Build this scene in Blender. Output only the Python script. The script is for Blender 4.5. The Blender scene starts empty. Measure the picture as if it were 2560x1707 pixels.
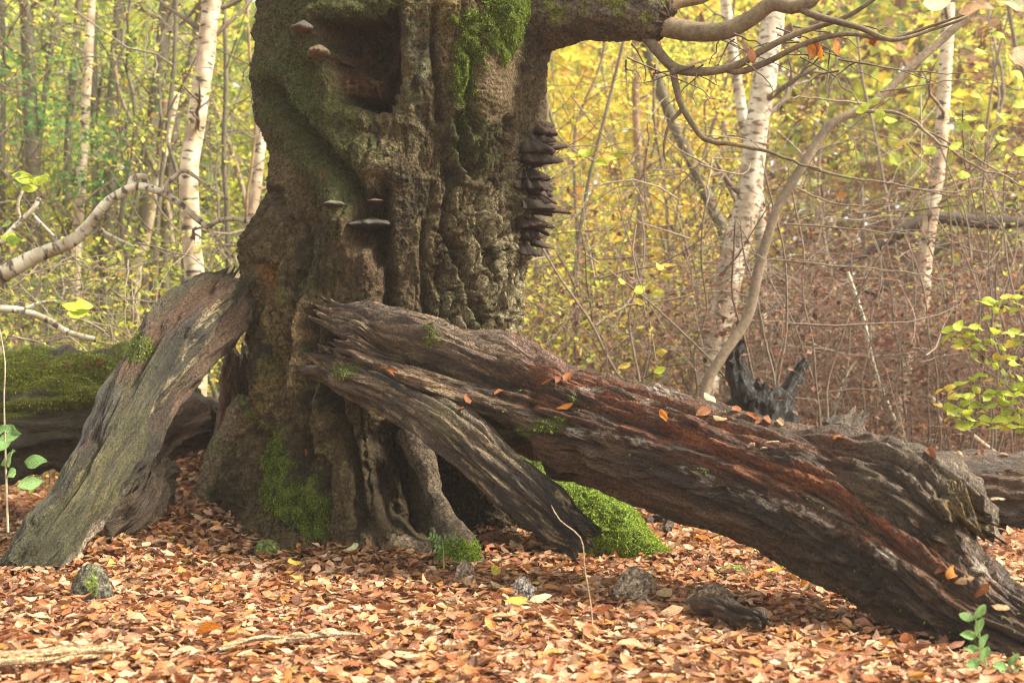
import bpy, math, random
import numpy as np
random.seed(7)
RNG = np.random.default_rng(11)
R_ = math.radians
scene = bpy.context.scene
COL = scene.collection

# ---------------------------------------------------------------- camera, sky, sun, exposure
CAM_H, F_PX = 1.15, 2560 * 50 / 36.0
cam_d = bpy.data.cameras.new('camera'); cam = bpy.data.objects.new('camera', cam_d); COL.objects.link(cam)
cam.location = (0, 0, CAM_H); cam.rotation_euler = (R_(90), 0, 0)
cam_d.lens = 50; cam_d.sensor_width = 36; cam_d.clip_end = 500; cam_d.clip_start = 0.05
cam_d.dof.use_dof = True; cam_d.dof.focus_distance = 6.9; cam_d.dof.aperture_fstop = 2.5
scene.camera = cam

SUN_EL, SUN_AZ = 46, 102          # azimuth clockwise from +Y (the view direction)
world = bpy.data.worlds.new('World'); scene.world = world; world.use_nodes = True
wn, wl = world.node_tree.nodes, world.node_tree.links
bg = wn['Background']
sky = wn.new('ShaderNodeTexSky'); sky.sky_type = 'NISHITA'; sky.sun_disc = False
sky.sun_elevation = R_(SUN_EL); sky.sun_rotation = R_(SUN_AZ); sky.dust_density = 1.5; sky.air_density = 1.0; sky.ozone_density = 0.4
hs = wn.new('ShaderNodeHueSaturation'); hs.inputs['Saturation'].default_value = 0.22
wm = wn.new('ShaderNodeMix'); wm.data_type = 'RGBA'; wm.blend_type = 'MULTIPLY'; wm.inputs['Factor'].default_value = 1
wl.new(sky.outputs['Color'], hs.inputs['Color']); wl.new(hs.outputs['Color'], wm.inputs['A'])
wm.inputs['B'].default_value = (1.0, 0.95, 0.83, 1)
wl.new(wm.outputs['Result'], bg.inputs['Color']); bg.inputs['Strength'].default_value = 0.068

sun_d = bpy.data.lights.new('sun', 'SUN'); sun = bpy.data.objects.new('sun', sun_d); COL.objects.link(sun)
sun_d.energy = 1.5; sun_d.angle = R_(14); sun_d.color = (1.0, 0.90, 0.74)
sun.rotation_euler = (R_(90 - SUN_EL), 0, R_(180 - SUN_AZ))
sun.location = (6, -4, 9)
scene.view_settings.view_transform = 'Standard'; scene.view_settings.look = 'None'
scene.view_settings.gamma = 1; scene.view_settings.exposure = 2.95
scene.cycles.use_denoising = True; scene.cycles.denoising_prefilter = 'NONE'
scene.cycles.pixel_filter_type = 'BLACKMAN_HARRIS'; scene.cycles.filter_width = 1.1
scene.cycles.max_bounces = 8; scene.cycles.diffuse_bounces = 4; scene.cycles.transmission_bounces = 5; scene.cycles.volume_bounces = 1
scene.cycles.transparent_max_bounces = 8

# ---------------------------------------------------------------- helpers
def px(u, v, y):
    """pixel of the photograph + distance -> point"""
    return np.array([(u - 1280) / F_PX * y, y, CAM_H - (v - 853.5) / F_PX * y])
def proj(P):
    y = np.maximum(P[..., 1], 0.1)
    return 1280 + F_PX * P[..., 0] / y, 853.5 - F_PX * (P[..., 2] - CAM_H) / y

def tag(o, label=None, cat=None, group=None, kind=None):
    if label: o['label'] = label
    if cat: o['category'] = cat
    if group: o['group'] = group
    if kind: o['kind'] = kind
    return o
def empty(name, loc=(0, 0, 0), label=None, cat=None, group=None):
    o = bpy.data.objects.new(name, None); COL.objects.link(o); o.location = [float(c) for c in loc]
    o.empty_display_size = 0.1
    return tag(o, label, cat, group)
def link(name, mesh, parent=None, loc=None, world_geometry=False):
    o = bpy.data.objects.new(name, mesh); COL.objects.link(o)
    if loc is not None: o.location = [float(c) for c in loc]
    if parent is not None:
        o.parent = parent
        if world_geometry: o.location = [-c for c in parent.location]
    return o
def mesh_np(name, V, faces, mat, col=None, uv=None, smooth=True, vuv=None):
    """faces: list of int arrays (n,k). col: (nv,3). vuv: per-vertex uv (nv,2)"""
    V = np.ascontiguousarray(V, np.float32).reshape(-1, 3)
    if not isinstance(faces, list): faces = [faces]
    me = bpy.data.meshes.new(name)
    idx = np.concatenate([f.reshape(-1) for f in faces]).astype(np.int32)
    tot = np.concatenate([np.full(len(f), f.shape[1], np.int32) for f in faces])
    st = np.concatenate([[0], np.cumsum(tot)[:-1]]).astype(np.int32)
    me.vertices.add(len(V)); me.vertices.foreach_set('co', V.ravel())
    me.loops.add(len(idx)); me.loops.foreach_set('vertex_index', idx)
    me.polygons.add(len(tot)); me.polygons.foreach_set('loop_start', st); me.polygons.foreach_set('loop_total', tot)
    me.polygons.foreach_set('use_smooth', np.full(len(tot), bool(smooth)))
    if vuv is not None:
        l = me.uv_layers.new(name='grain'); l.data.foreach_set('uv', np.ascontiguousarray(vuv.reshape(-1, 2)[idx], np.float32).ravel())
    if col is not None:
        a = me.color_attributes.new('Col', 'FLOAT_COLOR', 'POINT')
        c4 = np.ones((len(V), 4), np.float32); c4[:, :3] = np.asarray(col).reshape(-1, 3)
        a.data.foreach_set('color', c4.ravel())
    me.update(calc_edges=True)
    if mat is not None: me.materials.append(mat)
    return me
def grid_faces(n, m, wrap=True):
    i = np.arange(n - 1)[:, None]; j = np.arange(m if wrap else m - 1)[None, :]
    a = i * m + j; b = i * m + (j + 1) % m; c = (i + 1) * m + (j + 1) % m; d = (i + 1) * m + j
    return np.stack([a, b, c, d], -1).reshape(-1, 4)

_perm = np.random.default_rng(3).permutation(256).astype(np.int32); _perm = np.concatenate([_perm, _perm, _perm])
_g = np.random.default_rng(4).normal(size=(256, 3)).astype(np.float32); _g /= np.linalg.norm(_g, axis=1)[:, None]
def noise(x, y, z):
    x, y, z = np.broadcast_arrays(np.asarray(x, np.float32), np.asarray(y, np.float32), np.asarray(z, np.float32))
    fx, fy, fz = np.floor(x), np.floor(y), np.floor(z)
    X, Y, Z = fx.astype(np.int32) & 255, fy.astype(np.int32) & 255, fz.astype(np.int32) & 255
    x, y, z = x - fx, y - fy, z - fz
    s = lambda t: t * t * t * (t * (t * 6 - 15) + 10)
    u, v, w = s(x), s(y), s(z)
    out = 0
    for dx in (0, 1):
        for dy in (0, 1):
            h = _perm[_perm[X + dx] + Y + dy]
            for dz in (0, 1):
                g = _g[_perm[h + Z + dz]]
                wt = (u if dx else 1 - u) * (v if dy else 1 - v) * (w if dz else 1 - w)
                out = out + wt * (g[..., 0] * (x - dx) + g[..., 1] * (y - dy) + g[..., 2] * (z - dz))
    return out * 1.6
def fbm(x, y, z, o=4, gain=0.5):
    a, f, t = 1.0, 1.0, 0
    for k in range(o):
        t = t + a * noise(x * f + 17.3 * k, y * f + 5.1 * k, z * f - 9.7 * k); a *= gain; f *= 2.03
    return t
def ridged(x, y, z, o=4, gain=0.5):
    a, f, t = 1.0, 1.0, 0
    for k in range(o):
        t = t + a * (1 - 2.2 * np.abs(noise(x * f + 11.3 * k, y * f + 7.7 * k, z * f + 3.1 * k))); a *= gain; f *= 2.1
    return t
def worley(x, y):
    fx, fy = np.floor(x).astype(np.int32), np.floor(y).astype(np.int32)
    f1 = np.full(x.shape, 9.0, np.float32); f2 = f1.copy()
    for dx in (-1, 0, 1):
        for dy in (-1, 0, 1):
            h = _perm[(_perm[(fx + dx) & 255] + ((fy + dy) & 255))]
            ox = fx + dx + (h & 15) / 15.0; oy = fy + dy + _perm[h + 31] / 255.0
            d = (x - ox) ** 2 + (y - oy) ** 2
            f2 = np.minimum(f2, np.maximum(f1, d)); f1 = np.minimum(f1, d)
    return np.sqrt(f1), np.sqrt(f2)
def sstep(a, b, x):
    t = np.clip((x - a) / (b - a), 0, 1); return t * t * (3 - 2 * t)
def polysdf(U, V, poly):
    poly = np.asarray(poly, np.float32); n = len(poly)
    d = np.full(U.shape, 1e9, np.float32); ins = np.zeros(U.shape, bool)
    for i in range(n):
        (x0, y0), (x1, y1) = poly[i], poly[(i + 1) % n]
        ex, ey = x1 - x0, y1 - y0
        t = np.clip(((U - x0) * ex + (V - y0) * ey) / (ex * ex + ey * ey + 1e-9), 0, 1)
        d = np.minimum(d, (U - x0 - t * ex) ** 2 + (V - y0 - t * ey) ** 2)
        c = ((y0 > V) != (y1 > V)) & (U < ex * (V - y0) / (ey if abs(ey) > 1e-9 else 1e-9) + x0)
        ins ^= c
    d = np.sqrt(d); return np.where(ins, -d, d)
def linedist(U, V, pts):
    pts = np.asarray(pts, np.float32); d = np.full(U.shape, 1e9, np.float32)
    for (x0, y0), (x1, y1) in zip(pts[:-1], pts[1:]):
        ex, ey = x1 - x0, y1 - y0
        t = np.clip(((U - x0) * ex + (V - y0) * ey) / (ex * ex + ey * ey + 1e-9), 0, 1)
        d = np.minimum(d, (U - x0 - t * ex) ** 2 + (V - y0 - t * ey) ** 2)
    return np.sqrt(d)
def blob(U, V, u, v, ru, rv, ang=0):
    c, s = math.cos(ang), math.sin(ang)
    a, b = (U - u) * c + (V - v) * s, -(U - u) * s + (V - v) * c
    return np.exp(-((a / ru) ** 2 + (b / rv) ** 2))
def mixc(C, col, m):
    return C + (np.asarray(col, np.float32) - C) * np.clip(m, 0, 1)[..., None]
def spline(pts, n):
    """Catmull-Rom through pts (k,d), n samples, even in chord length"""
    P = np.asarray(pts, np.float64); k = len(P)
    L = np.concatenate([[0], np.cumsum(np.linalg.norm(np.diff(P[:, :3], axis=0), axis=1))])
    Q = np.vstack([2 * P[0] - P[1], P, 2 * P[-1] - P[-2]])
    t = np.linspace(0, L[-1], n); i = np.clip(np.searchsorted(L, t, 'right') - 1, 0, k - 2)
    f = ((t - L[i]) / (L[i + 1] - L[i] + 1e-9))[:, None]
    p0, p1, p2, p3 = Q[i], Q[i + 1], Q[i + 2], Q[i + 3]
    return 0.5 * (2 * p1 + (p2 - p0) * f + (2 * p0 - 5 * p1 + 4 * p2 - p3) * f ** 2 + (3 * p1 - p0 - 3 * p2 + p3) * f ** 3), t
def frames(C, ref=(0, 0, 1)):
    T = np.gradient(C, axis=0); T /= np.linalg.norm(T, axis=1)[:, None] + 1e-12
    N = np.zeros_like(T); r = np.asarray(ref, float)
    if abs(T[0] @ r) > 0.95: r = np.array([1.0, 0.2, 0])
    n = r - T[0] * (r @ T[0]); n /= np.linalg.norm(n)
    for i in range(len(C)):
        n = n - T[i] * (n @ T[i]); n /= np.linalg.norm(n); N[i] = n
    return T, N, np.cross(T, N)
def normals_grid(P, wrap=True):
    du = np.gradient(P, axis=0)
    dv = (np.roll(P, -1, 1) - np.roll(P, 1, 1)) if wrap else np.gradient(P, axis=1)
    n = np.cross(dv, du); n /= np.linalg.norm(n, axis=-1)[..., None] + 1e-12
    return n
class Log:
    """swept, displaced log. ctrl rows: x,y,z,r"""
    def __init__(s, ctrl, ns, nt, squash=1.0, jag0=0.0, jag1=0.0, seed=0, jf=3.0):
        S, t = spline(ctrl, 400); s.len = t[-1]
        th = np.linspace(0, 2 * np.pi, nt, endpoint=False); s.ns, s.nt = ns, nt
        c, sn = np.cos(th), np.sin(th)
        j = lambda k: (fbm(c * jf + k, sn * jf, seed + 0.5, 4, 0.65))
        s0 = jag0 * j(3.3) if jag0 else np.zeros(nt); s1 = s.len + (jag1 * j(8.1) if jag1 else np.zeros(nt))
        f = np.linspace(0, 1, ns)[:, None]
        s.S = s0[None] + (s1 - s0)[None] * f                                  # arc length per vertex
        s.TH = np.broadcast_to(th, (ns, nt))
        T, N, B = frames(S[:, :3]); q = np.clip(s.S / s.len, 0, 1) * 399; i = np.clip(q.astype(int), 0, 398); w = (q - i)[..., None]
        g = lambda A: A[i] * (1 - w) + A[i + 1] * w
        ov = (s.S - np.clip(s.S, 0, s.len))[..., None]
        s.C = g(S[:, :3]) + g(T) * ov
        s.r = g(S[:, 3:4])[..., 0]
        s.D = g(N) * c[None, :, None] + g(B) * sn[None, :, None] * squash
        s.P0 = s.C + s.D * s.r[..., None]
        s.U, s.V = proj(s.P0)
        s.front = (s.D[..., 1] < 0.25).astype(np.float32)
        s.arc = s.TH * float(np.mean(s.r)); s.cx, s.sx = np.cos(s.TH) * s.r, np.sin(s.TH) * s.r
        s.d = np.zeros_like(s.r); s.col = None
    def grain(s, a=0.012, b=0.008, k=1.0, seed=0, ck=1.0):
        """fibres running along the log"""
        x, y, z = s.cx, s.sx, s.S
        wx = fbm(x * 3, y * 3, z * 1.2 + seed, 2) * 0.06
        g1 = ridged((x + wx) * 16 * k, (y + wx) * 16 * k, z * 1.4 + seed, 3)
        g2 = fbm((x + wx) * 60 * k, (y + wx) * 60 * k, z * 3.0 + seed, 3)
        s.g1, s.g2 = g1, g2
        s.d += a * (g1 - 0.5) + b * g2
        m = sstep(-0.15, 0.35, fbm(x * 5 + 31, y * 5, z * 1.5 + seed, 2))
        for fq, fz, wd, dp in ((13, 1.1, 0.12, 0.036), (24, 2.2, 0.15, 0.020), (34, 5.0, 0.2, 0.010)):
            nn = noise((x + wx) * fq * k + seed, (y + wx) * fq * k, z * fz + seed * 2)
            s.d -= ck * dp * np.exp(-(nn / wd) ** 2) * (m if fq != 24 else 1 - 0.6 * m)
    def finish(s, name, mat, parent, cap0=True, cap1=True, hollow0=0.0, hollow1=0.0, capcol=(0.05, 0.03, 0.018)):
        P = s.C + s.D * (s.r + s.d)[..., None]
        s.P = P; s.N = normals_grid(P)
        if np.sum(s.N * s.D) < 0: s.N = -s.N
        V = P.reshape(-1, 3); col = s.col.reshape(-1, 3); uv = np.stack([s.S, s.arc], -1).reshape(-1, 2)
        F = [grid_faces(s.ns, s.nt)]
        for e, on, h in ((0, cap0, hollow0), (s.ns - 1, cap1, hollow1)):
            if not on: continue
            ring = P[e]; cen = ring.mean(0); ax = s.C[1].mean(0) - s.C[0].mean(0) if e == 0 else s.C[-2].mean(0) - s.C[-1].mean(0)
            ax = ax / np.linalg.norm(ax); base = len(V)
            lev = [0.82, 0.6, 0.35, 0.12]; rows = []
            for q, k in enumerate(lev):
                rr = cen + (ring - cen) * k + ax * (h * (1 - k * k) + 0.02 * noise(np.arange(s.nt) * 0.35, q * 1.7, e + 0.3))[:, None]
                rows.append(rr)
            rows = np.array(rows); V = np.vstack([V, rows.reshape(-1, 3)])
            cc = np.asarray(capcol) * (1 + 0.5 * noise(rows[..., 0] * 40, rows[..., 1] * 40, rows[..., 2] * 40))[..., None]
            col = np.vstack([col, cc.reshape(-1, 3)]); uv = np.vstack([uv, np.zeros((rows.shape[0] * s.nt, 2))])
            g = grid_faces(len(lev), s.nt) + base
            j = np.arange(s.nt); rim = np.stack([e * s.nt + j, e * s.nt + (j + 1) % s.nt, base + (j + 1) % s.nt, base + j], -1)
            last = (base + (len(lev) - 1) * s.nt + j)[None]
            if e == 0: g, rim = g[:, ::-1], rim[:, ::-1]
            F += [rim, g, last if e else last[:, ::-1]]
        loc = np.array(parent.location) if parent else np.zeros(3)
        me = mesh_np(name, V - loc, F, mat, col, vuv=uv)
        return link(name, me, parent)

# ---------------------------------------------------------------- materials
def new_mat(name):
    m = bpy.data.materials.new(name); m.use_nodes = True
    n = m.node_tree.nodes; return m, n, m.node_tree.links, n['Principled BSDF']
def bump(n, l, bsdf, height, strength, dist=0.01):
    b = n.new('ShaderNodeBump'); b.inputs['Strength'].default_value = strength; b.inputs['Distance'].default_value = dist
    l.new(height, b.inputs['Height']); l.new(b.outputs['Normal'], bsdf.inputs['Normal']); return b
def mat_col(name, rough=0.8, spec=0.3, grain=None, nscale=60, var=(0.55, 1.45), bstr=0.6, bdist=0.006, fine=120, fvar=(0.75, 1.25)):
    """vertex colour x fine mottling; bump either isotropic or stretched along the grain uv"""
    m, n, l, b = new_mat(name)
    a = n.new('ShaderNodeVertexColor'); a.layer_name = 'Col'
    tc = n.new('ShaderNodeTexCoord'); mp = n.new('ShaderNodeMapping')
    if grain:
        l.new(tc.outputs['UV'], mp.inputs['Vector']); mp.inputs['Scale'].default_value = (grain[0], grain[1], 1)
    else:
        l.new(tc.outputs['Object'], mp.inputs['Vector']); mp.inputs['Scale'].default_value = (nscale,) * 3
    nt = n.new('ShaderNodeTexNoise'); nt.inputs['Scale'].default_value = 1; nt.inputs['Detail'].default_value = 6; nt.inputs['Roughness'].default_value = 0.65
    l.new(mp.outputs['Vector'], nt.inputs['Vector'])
    mr = n.new('ShaderNodeMapRange'); mr.inputs['From Min'].default_value = 0.3; mr.inputs['From Max'].default_value = 0.7
    mr.inputs['To Min'].default_value, mr.inputs['To Max'].default_value = var
    l.new(nt.outputs['Fac'], mr.inputs['Value'])
    mx = n.new('ShaderNodeVectorMath'); mx.operation = 'SCALE'
    l.new(a.outputs['Color'], mx.inputs[0]); l.new(mr.outputs['Result'], mx.inputs['Scale'])
    l.new(mx.outputs['Vector'], b.inputs['Base Color'])
    b.inputs['Roughness'].default_value = rough; b.inputs['Specular IOR Level'].default_value = spec
    n2 = n.new('ShaderNodeTexNoise'); n2.inputs['Scale'].default_value = fine; n2.inputs['Detail'].default_value = 4; n2.inputs['Roughness'].default_value = 0.7
    l.new(tc.outputs['Object'], n2.inputs['Vector'])
    m2 = n.new('ShaderNodeMapRange'); m2.inputs['From Min'].default_value = 0.32; m2.inputs['From Max'].default_value = 0.68
    m2.inputs['To Min'].default_value, m2.inputs['To Max'].default_value = fvar
    l.new(n2.outputs['Fac'], m2.inputs['Value'])
    mm = n.new('ShaderNodeMath'); mm.operation = 'MULTIPLY'; l.new(mr.outputs['Result'], mm.inputs[0]); l.new(m2.outputs['Result'], mm.inputs[1])
    l.new(mm.outputs[0], mx.inputs['Scale'])
    ad = n.new('ShaderNodeMath'); ad.operation = 'MULTIPLY_ADD'; l.new(n2.outputs['Fac'], ad.inputs[0]); ad.inputs[1].default_value = 0.5; l.new(nt.outputs['Fac'], ad.inputs[2])
    bump(n, l, b, ad.outputs[0], bstr, bdist)
    return m
def mat_leaf(name, rough=0.55, trans=0.35, obj_random=False, ramp=None, veins=True):
    m, n, l, b = new_mat(name)
    if obj_random:
        oi = n.new('ShaderNodeObjectInfo'); cr = n.new('ShaderNodeValToRGB'); l.new(oi.outputs['Random'], cr.inputs['Fac'])
        els = cr.color_ramp.elements; cr.color_ramp.interpolation = 'CONSTANT'
        els[0].position, els[0].color = 0, (*ramp[0], 1); els[1].position, els[1].color = 1 / len(ramp), (*ramp[1], 1)
        for i, c in enumerate(ramp[2:]): e = els.new((i + 2) / len(ramp)); e.color = (*c, 1)
        colout = cr.outputs['Color']
    else:
        a = n.new('ShaderNodeVertexColor'); a.layer_name = 'Col'; colout = a.outputs['Color']
    tc = n.new('ShaderNodeTexCoord'); nt = n.new('ShaderNodeTexNoise'); nt.inputs['Scale'].default_value = 70; nt.inputs['Detail'].default_value = 3
    l.new(tc.outputs['Object'], nt.inputs['Vector'])
    mr = n.new('ShaderNodeMapRange'); mr.inputs['From Min'].default_value = 0.3; mr.inputs['From Max'].default_value = 0.7
    mr.inputs['To Min'].default_value, mr.inputs['To Max'].default_value = 0.7, 1.25
    l.new(nt.outputs['Fac'], mr.inputs['Value'])
    mx = n.new('ShaderNodeVectorMath'); mx.operation = 'SCALE'; l.new(colout, mx.inputs[0]); l.new(mr.outputs['Result'], mx.inputs['Scale'])
    l.new(mx.outputs['Vector'], b.inputs['Base Color']); b.inputs['Roughness'].default_value = rough; b.inputs['Specular IOR Level'].default_value = 0.35
    if veins:
        wv = n.new('ShaderNodeTexWave'); wv.inputs['Scale'].default_value = 2.2; wv.inputs['Distortion'].default_value = 0
        sp = n.new('ShaderNodeSeparateXYZ'); l.new(tc.outputs['UV'], sp.inputs[0])
        ab = n.new('ShaderNodeMath'); ab.operation = 'ABSOLUTE'; l.new(sp.outputs['Y'], ab.inputs[0])
        ma = n.new('ShaderNodeMath'); ma.operation = 'MULTIPLY_ADD'; l.new(ab.outputs[0], ma.inputs[0]); ma.inputs[1].default_value = -0.45; l.new(sp.outputs['X'], ma.inputs[2])
        cb = n.new('ShaderNodeCombineXYZ'); l.new(ma.outputs[0], cb.inputs['X']); l.new(cb.outputs[0], wv.inputs['Vector'])
        bump(n, l, b, wv.outputs['Fac'], 0.5, 0.004)
    if trans:
        t = n.new('ShaderNodeBsdfTranslucent'); ms = n.new('ShaderNodeMixShader'); ms.inputs['Fac'].default_value = trans
        l.new(mx.outputs['Vector'], t.inputs['Color'])
        l.new(b.outputs['BSDF'], ms.inputs[1]); l.new(t.outputs['BSDF'], ms.inputs[2])
        l.new(ms.outputs['Shader'], n['Material Output'].inputs['Surface'])
    return m
M_BARK = mat_col('old_beech_bark', 0.85, 0.25, None, 42, (0.25, 1.85), 1.0, 0.034, 90, (0.25, 2.0))
M_WOOD = mat_col('weathered_wood', 0.42, 0.5, (38, 190), 1, (0.25, 1.75), 1.0, 0.025, 90, (0.28, 2.0))
M_STEM = mat_col('sapling_bark', 0.8, 0.3, None, 35, (0.6, 1.4), 0.4, 0.004)
M_MOSS = mat_leaf('moss_blades', 0.8, 0.35, veins=False)
M_LITTER = mat_leaf('beech_leaf_litter', 0.5, 0.22)
M_LEAF = mat_leaf('woodland_leaf', 0.55, 0.6, veins=False)
M_FUNG = mat_col('bracket_flesh', 0.8, 0.25, None, 55, (0.5, 1.5), 0.7, 0.006)
M_SOIL = mat_col('forest_soil', 0.95, 0.1, None, 25, (0.4, 1.6), 1.0, 0.02)
RAMP = [(0.36, 0.145, 0.055), (0.44, 0.215, 0.095), (0.28, 0.10, 0.04), (0.49, 0.27, 0.14), (0.40, 0.18, 0.075),
        (0.21, 0.08, 0.038), (0.48, 0.21, 0.055), (0.54, 0.34, 0.19), (0.40, 0.15, 0.065), (0.33, 0.15, 0.085)]
M_LEAFOBJ = mat_leaf('fallen_beech_leaf', 0.5, 0.22, True, RAMP)
def mat_birch(name, white, dark, dens):
    m, n, l, b = new_mat(name)
    tc = n.new('ShaderNodeTexCoord'); mp = n.new('ShaderNodeMapping'); l.new(tc.outputs['UV'], mp.inputs['Vector'])
    mp.inputs['Scale'].default_value = (26, 7, 1)
    nt = n.new('ShaderNodeTexNoise'); nt.inputs['Scale'].default_value = 1; nt.inputs['Detail'].default_value = 4; l.new(mp.outputs['Vector'], nt.inputs['Vector'])
    cr = n.new('ShaderNodeValToRGB'); cr.color_ramp.elements[0].position = dens; cr.color_ramp.elements[0].color = (*dark, 1)
    cr.color_ramp.elements[1].position = dens + 0.10; cr.color_ramp.elements[1].color = (*white, 1); l.new(nt.outputs['Fac'], cr.inputs['Fac'])
    n2 = n.new('ShaderNodeTexNoise'); n2.inputs['Scale'].default_value = 6; n2.inputs['Detail'].default_value = 5; l.new(tc.outputs['Object'], n2.inputs['Vector'])
    c2 = n.new('ShaderNodeValToRGB'); c2.color_ramp.elements[0].position = 0.42; c2.color_ramp.elements[0].color = (0.34, 0.25, 0.17, 1)
    c2.color_ramp.elements[1].position = 0.6; c2.color_ramp.elements[1].color = (1, 1, 1, 1); l.new(n2.outputs['Fac'], c2.inputs['Fac'])
    mx = n.new('ShaderNodeMix'); mx.data_type = 'RGBA'; mx.blend_type = 'MULTIPLY'; mx.inputs['Factor'].default_value = 0.75
    l.new(cr.outputs['Color'], mx.inputs['A']); l.new(c2.outputs['Color'], mx.inputs['B']); l.new(mx.outputs['Result'], b.inputs['Base Color'])
    b.inputs['Roughness'].default_value = 0.7; bump(n, l, b, nt.outputs['Fac'], 0.6, 0.004)
    return m
M_BIRCH = mat_birch('birch_bark', (0.56, 0.465, 0.33), (0.06, 0.045, 0.03), 0.36)
M_BIRCH2 = mat_birch('flaky_birch_bark', (0.56, 0.49, 0.37), (0.15, 0.11, 0.08), 0.385)
M_SILVER = mat_birch('silver_branch_bark', (0.60, 0.56, 0.42), (0.10, 0.075, 0.045), 0.38)

# ---------------------------------------------------------------- ground
TC = np.array([-0.72, 8.5])                        # axis of the old tree
def gz(x, y):
    x = np.asarray(x, np.float32); y = np.asarray(y, np.float32)
    h = 0.40 * np.exp(-((x + 1.95) / 0.62) ** 2 - ((y - 9.1) / 0.9) ** 2)
    h = h + 0.10 * np.exp(-((x + 1.5) / 0.5) ** 2 - ((y - 8.1) / 0.5) ** 2)
    h = h + 0.10 * np.exp(-((x + 0.7) / 0.9) ** 2 - ((y - 8.0) / 0.6) ** 2)
    h = h + 0.035 * fbm(x * 0.9, y * 0.9, 2.5, 3) + 0.012 * noise(x * 5, y * 5, 1.1)
    return h + 0.012 * np.maximum(y - 14, 0)
xs = np.concatenate([np.linspace(-70, -5, 24)[:-1], np.linspace(-5, 5, 110), np.linspace(5, 70, 24)[1:]])
ys = np.concatenate([np.linspace(-8, 3, 12)[:-1], np.linspace(3, 14, 110), np.linspace(14, 95, 40)[1:]])
gx, gy = np.meshgrid(xs, ys); GP = np.stack([gx, gy, gz(gx, gy)], -1)
n1 = fbm(gx * 1.3, gy * 1.3, 0.4, 3)[..., None]
gcol = np.array([0.22, 0.10, 0.05]) * (1 + 0.5 * n1)
ground = link('ground', mesh_np('ground', GP, grid_faces(len(ys), len(xs), False), M_SOIL, gcol))
tag(ground, 'forest floor covered with brown fallen beech leaves', None, None, 'structure')

# ---------------------------------------------------------------- the old hollow beech
oak = empty('hollow_beech_tree', (TC[0], TC[1], 0), 'huge old hollow beech trunk with mossy flared base and rotten cavity', 'tree')
SC = F_PX / 8.5
prof = np.array([[-700, 700, 1330], [-300, 680, 1340], [0, 665, 1362], [100, 662, 1378], [200, 661, 1366], [300, 680, 1354], [400, 690, 1335], [500, 682, 1318],
                 [600, 645, 1305], [700, 628, 1295], [800, 627, 1290], [900, 630, 1290], [1000, 612, 1305], [1100, 585, 1345],
                 [1200, 555, 1395], [1300, 535, 1430], [1450, 515, 1450]], float)
NZ, NF, NB = 570, 510, 60
zz = np.linspace(3.75, -0.12, NZ)
vv = 853.5 - (zz - CAM_H) * SC
Lr = np.interp(vv, prof[:, 0], prof[:, 1]); Rr = np.interp(vv, prof[:, 0], prof[:, 2])
cx = (0.5 * (Lr + Rr) - 1280) / SC; hw = 0.5 * (Rr - Lr) / SC
th = np.concatenate([np.linspace(-R_(108), R_(108), NF), np.linspace(R_(108), R_(252), NB + 2)[1:-1]])
TH, ZZ = np.meshgrid(th, zz); CX, HW = cx[:, None], hw[:, None]
st, ct = np.sin(TH), np.cos(TH)
def tp(r): return np.stack([CX + r * st, TC[1] - r * ct * 0.92, ZZ], -1)
R0 = HW * np.ones_like(TH)
# buttress roots, widening to the ground
low = np.clip((0.75 - ZZ) / 0.75, 0, 1.2)
for a, wdt, amp in ((-78, 13, 0.10), (-42, 11, 0.26), (-20, 9, 0.36), (2, 8, 0.16), (24, 9, 0.10), (60, 22, 0.12), (150, 30, 0.3), (215, 30, 0.3)):
    dd = (np.degrees(TH) - a + 180) % 360 - 180
    R0 = R0 + amp * low ** 1.7 * np.exp(-(dd / wdt) ** 2)
P0 = tp(R0); U, V = proj(P0); front = (ct > -0.25).astype(np.float32)
arc = TH * 0.8
D = np.zeros_like(R0)
D += 0.045 * fbm(st * 1.9, ct * 1.9, ZZ * 0.9, 3) + 0.03 * ridged(st * 4 + 3, ct * 4, ZZ * 1.0, 2) * sstep(2.9, 1.0, ZZ)
fl = noise(TH * 3.1 + 0.5 * fbm(st * 2, ct * 2, ZZ * 1.1, 2) + 4, 0.7, ZZ * 0.35)
D += sstep(1.9, 0.5, ZZ) * (0.10 * fl - 0.12 * np.exp(-((fl + 0.25) / 0.10) ** 2) - 0.07 * np.exp(-((noise(TH * 7.3 + 1.5 * fl, 3.1, ZZ * 0.6)) / 0.10) ** 2))
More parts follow.
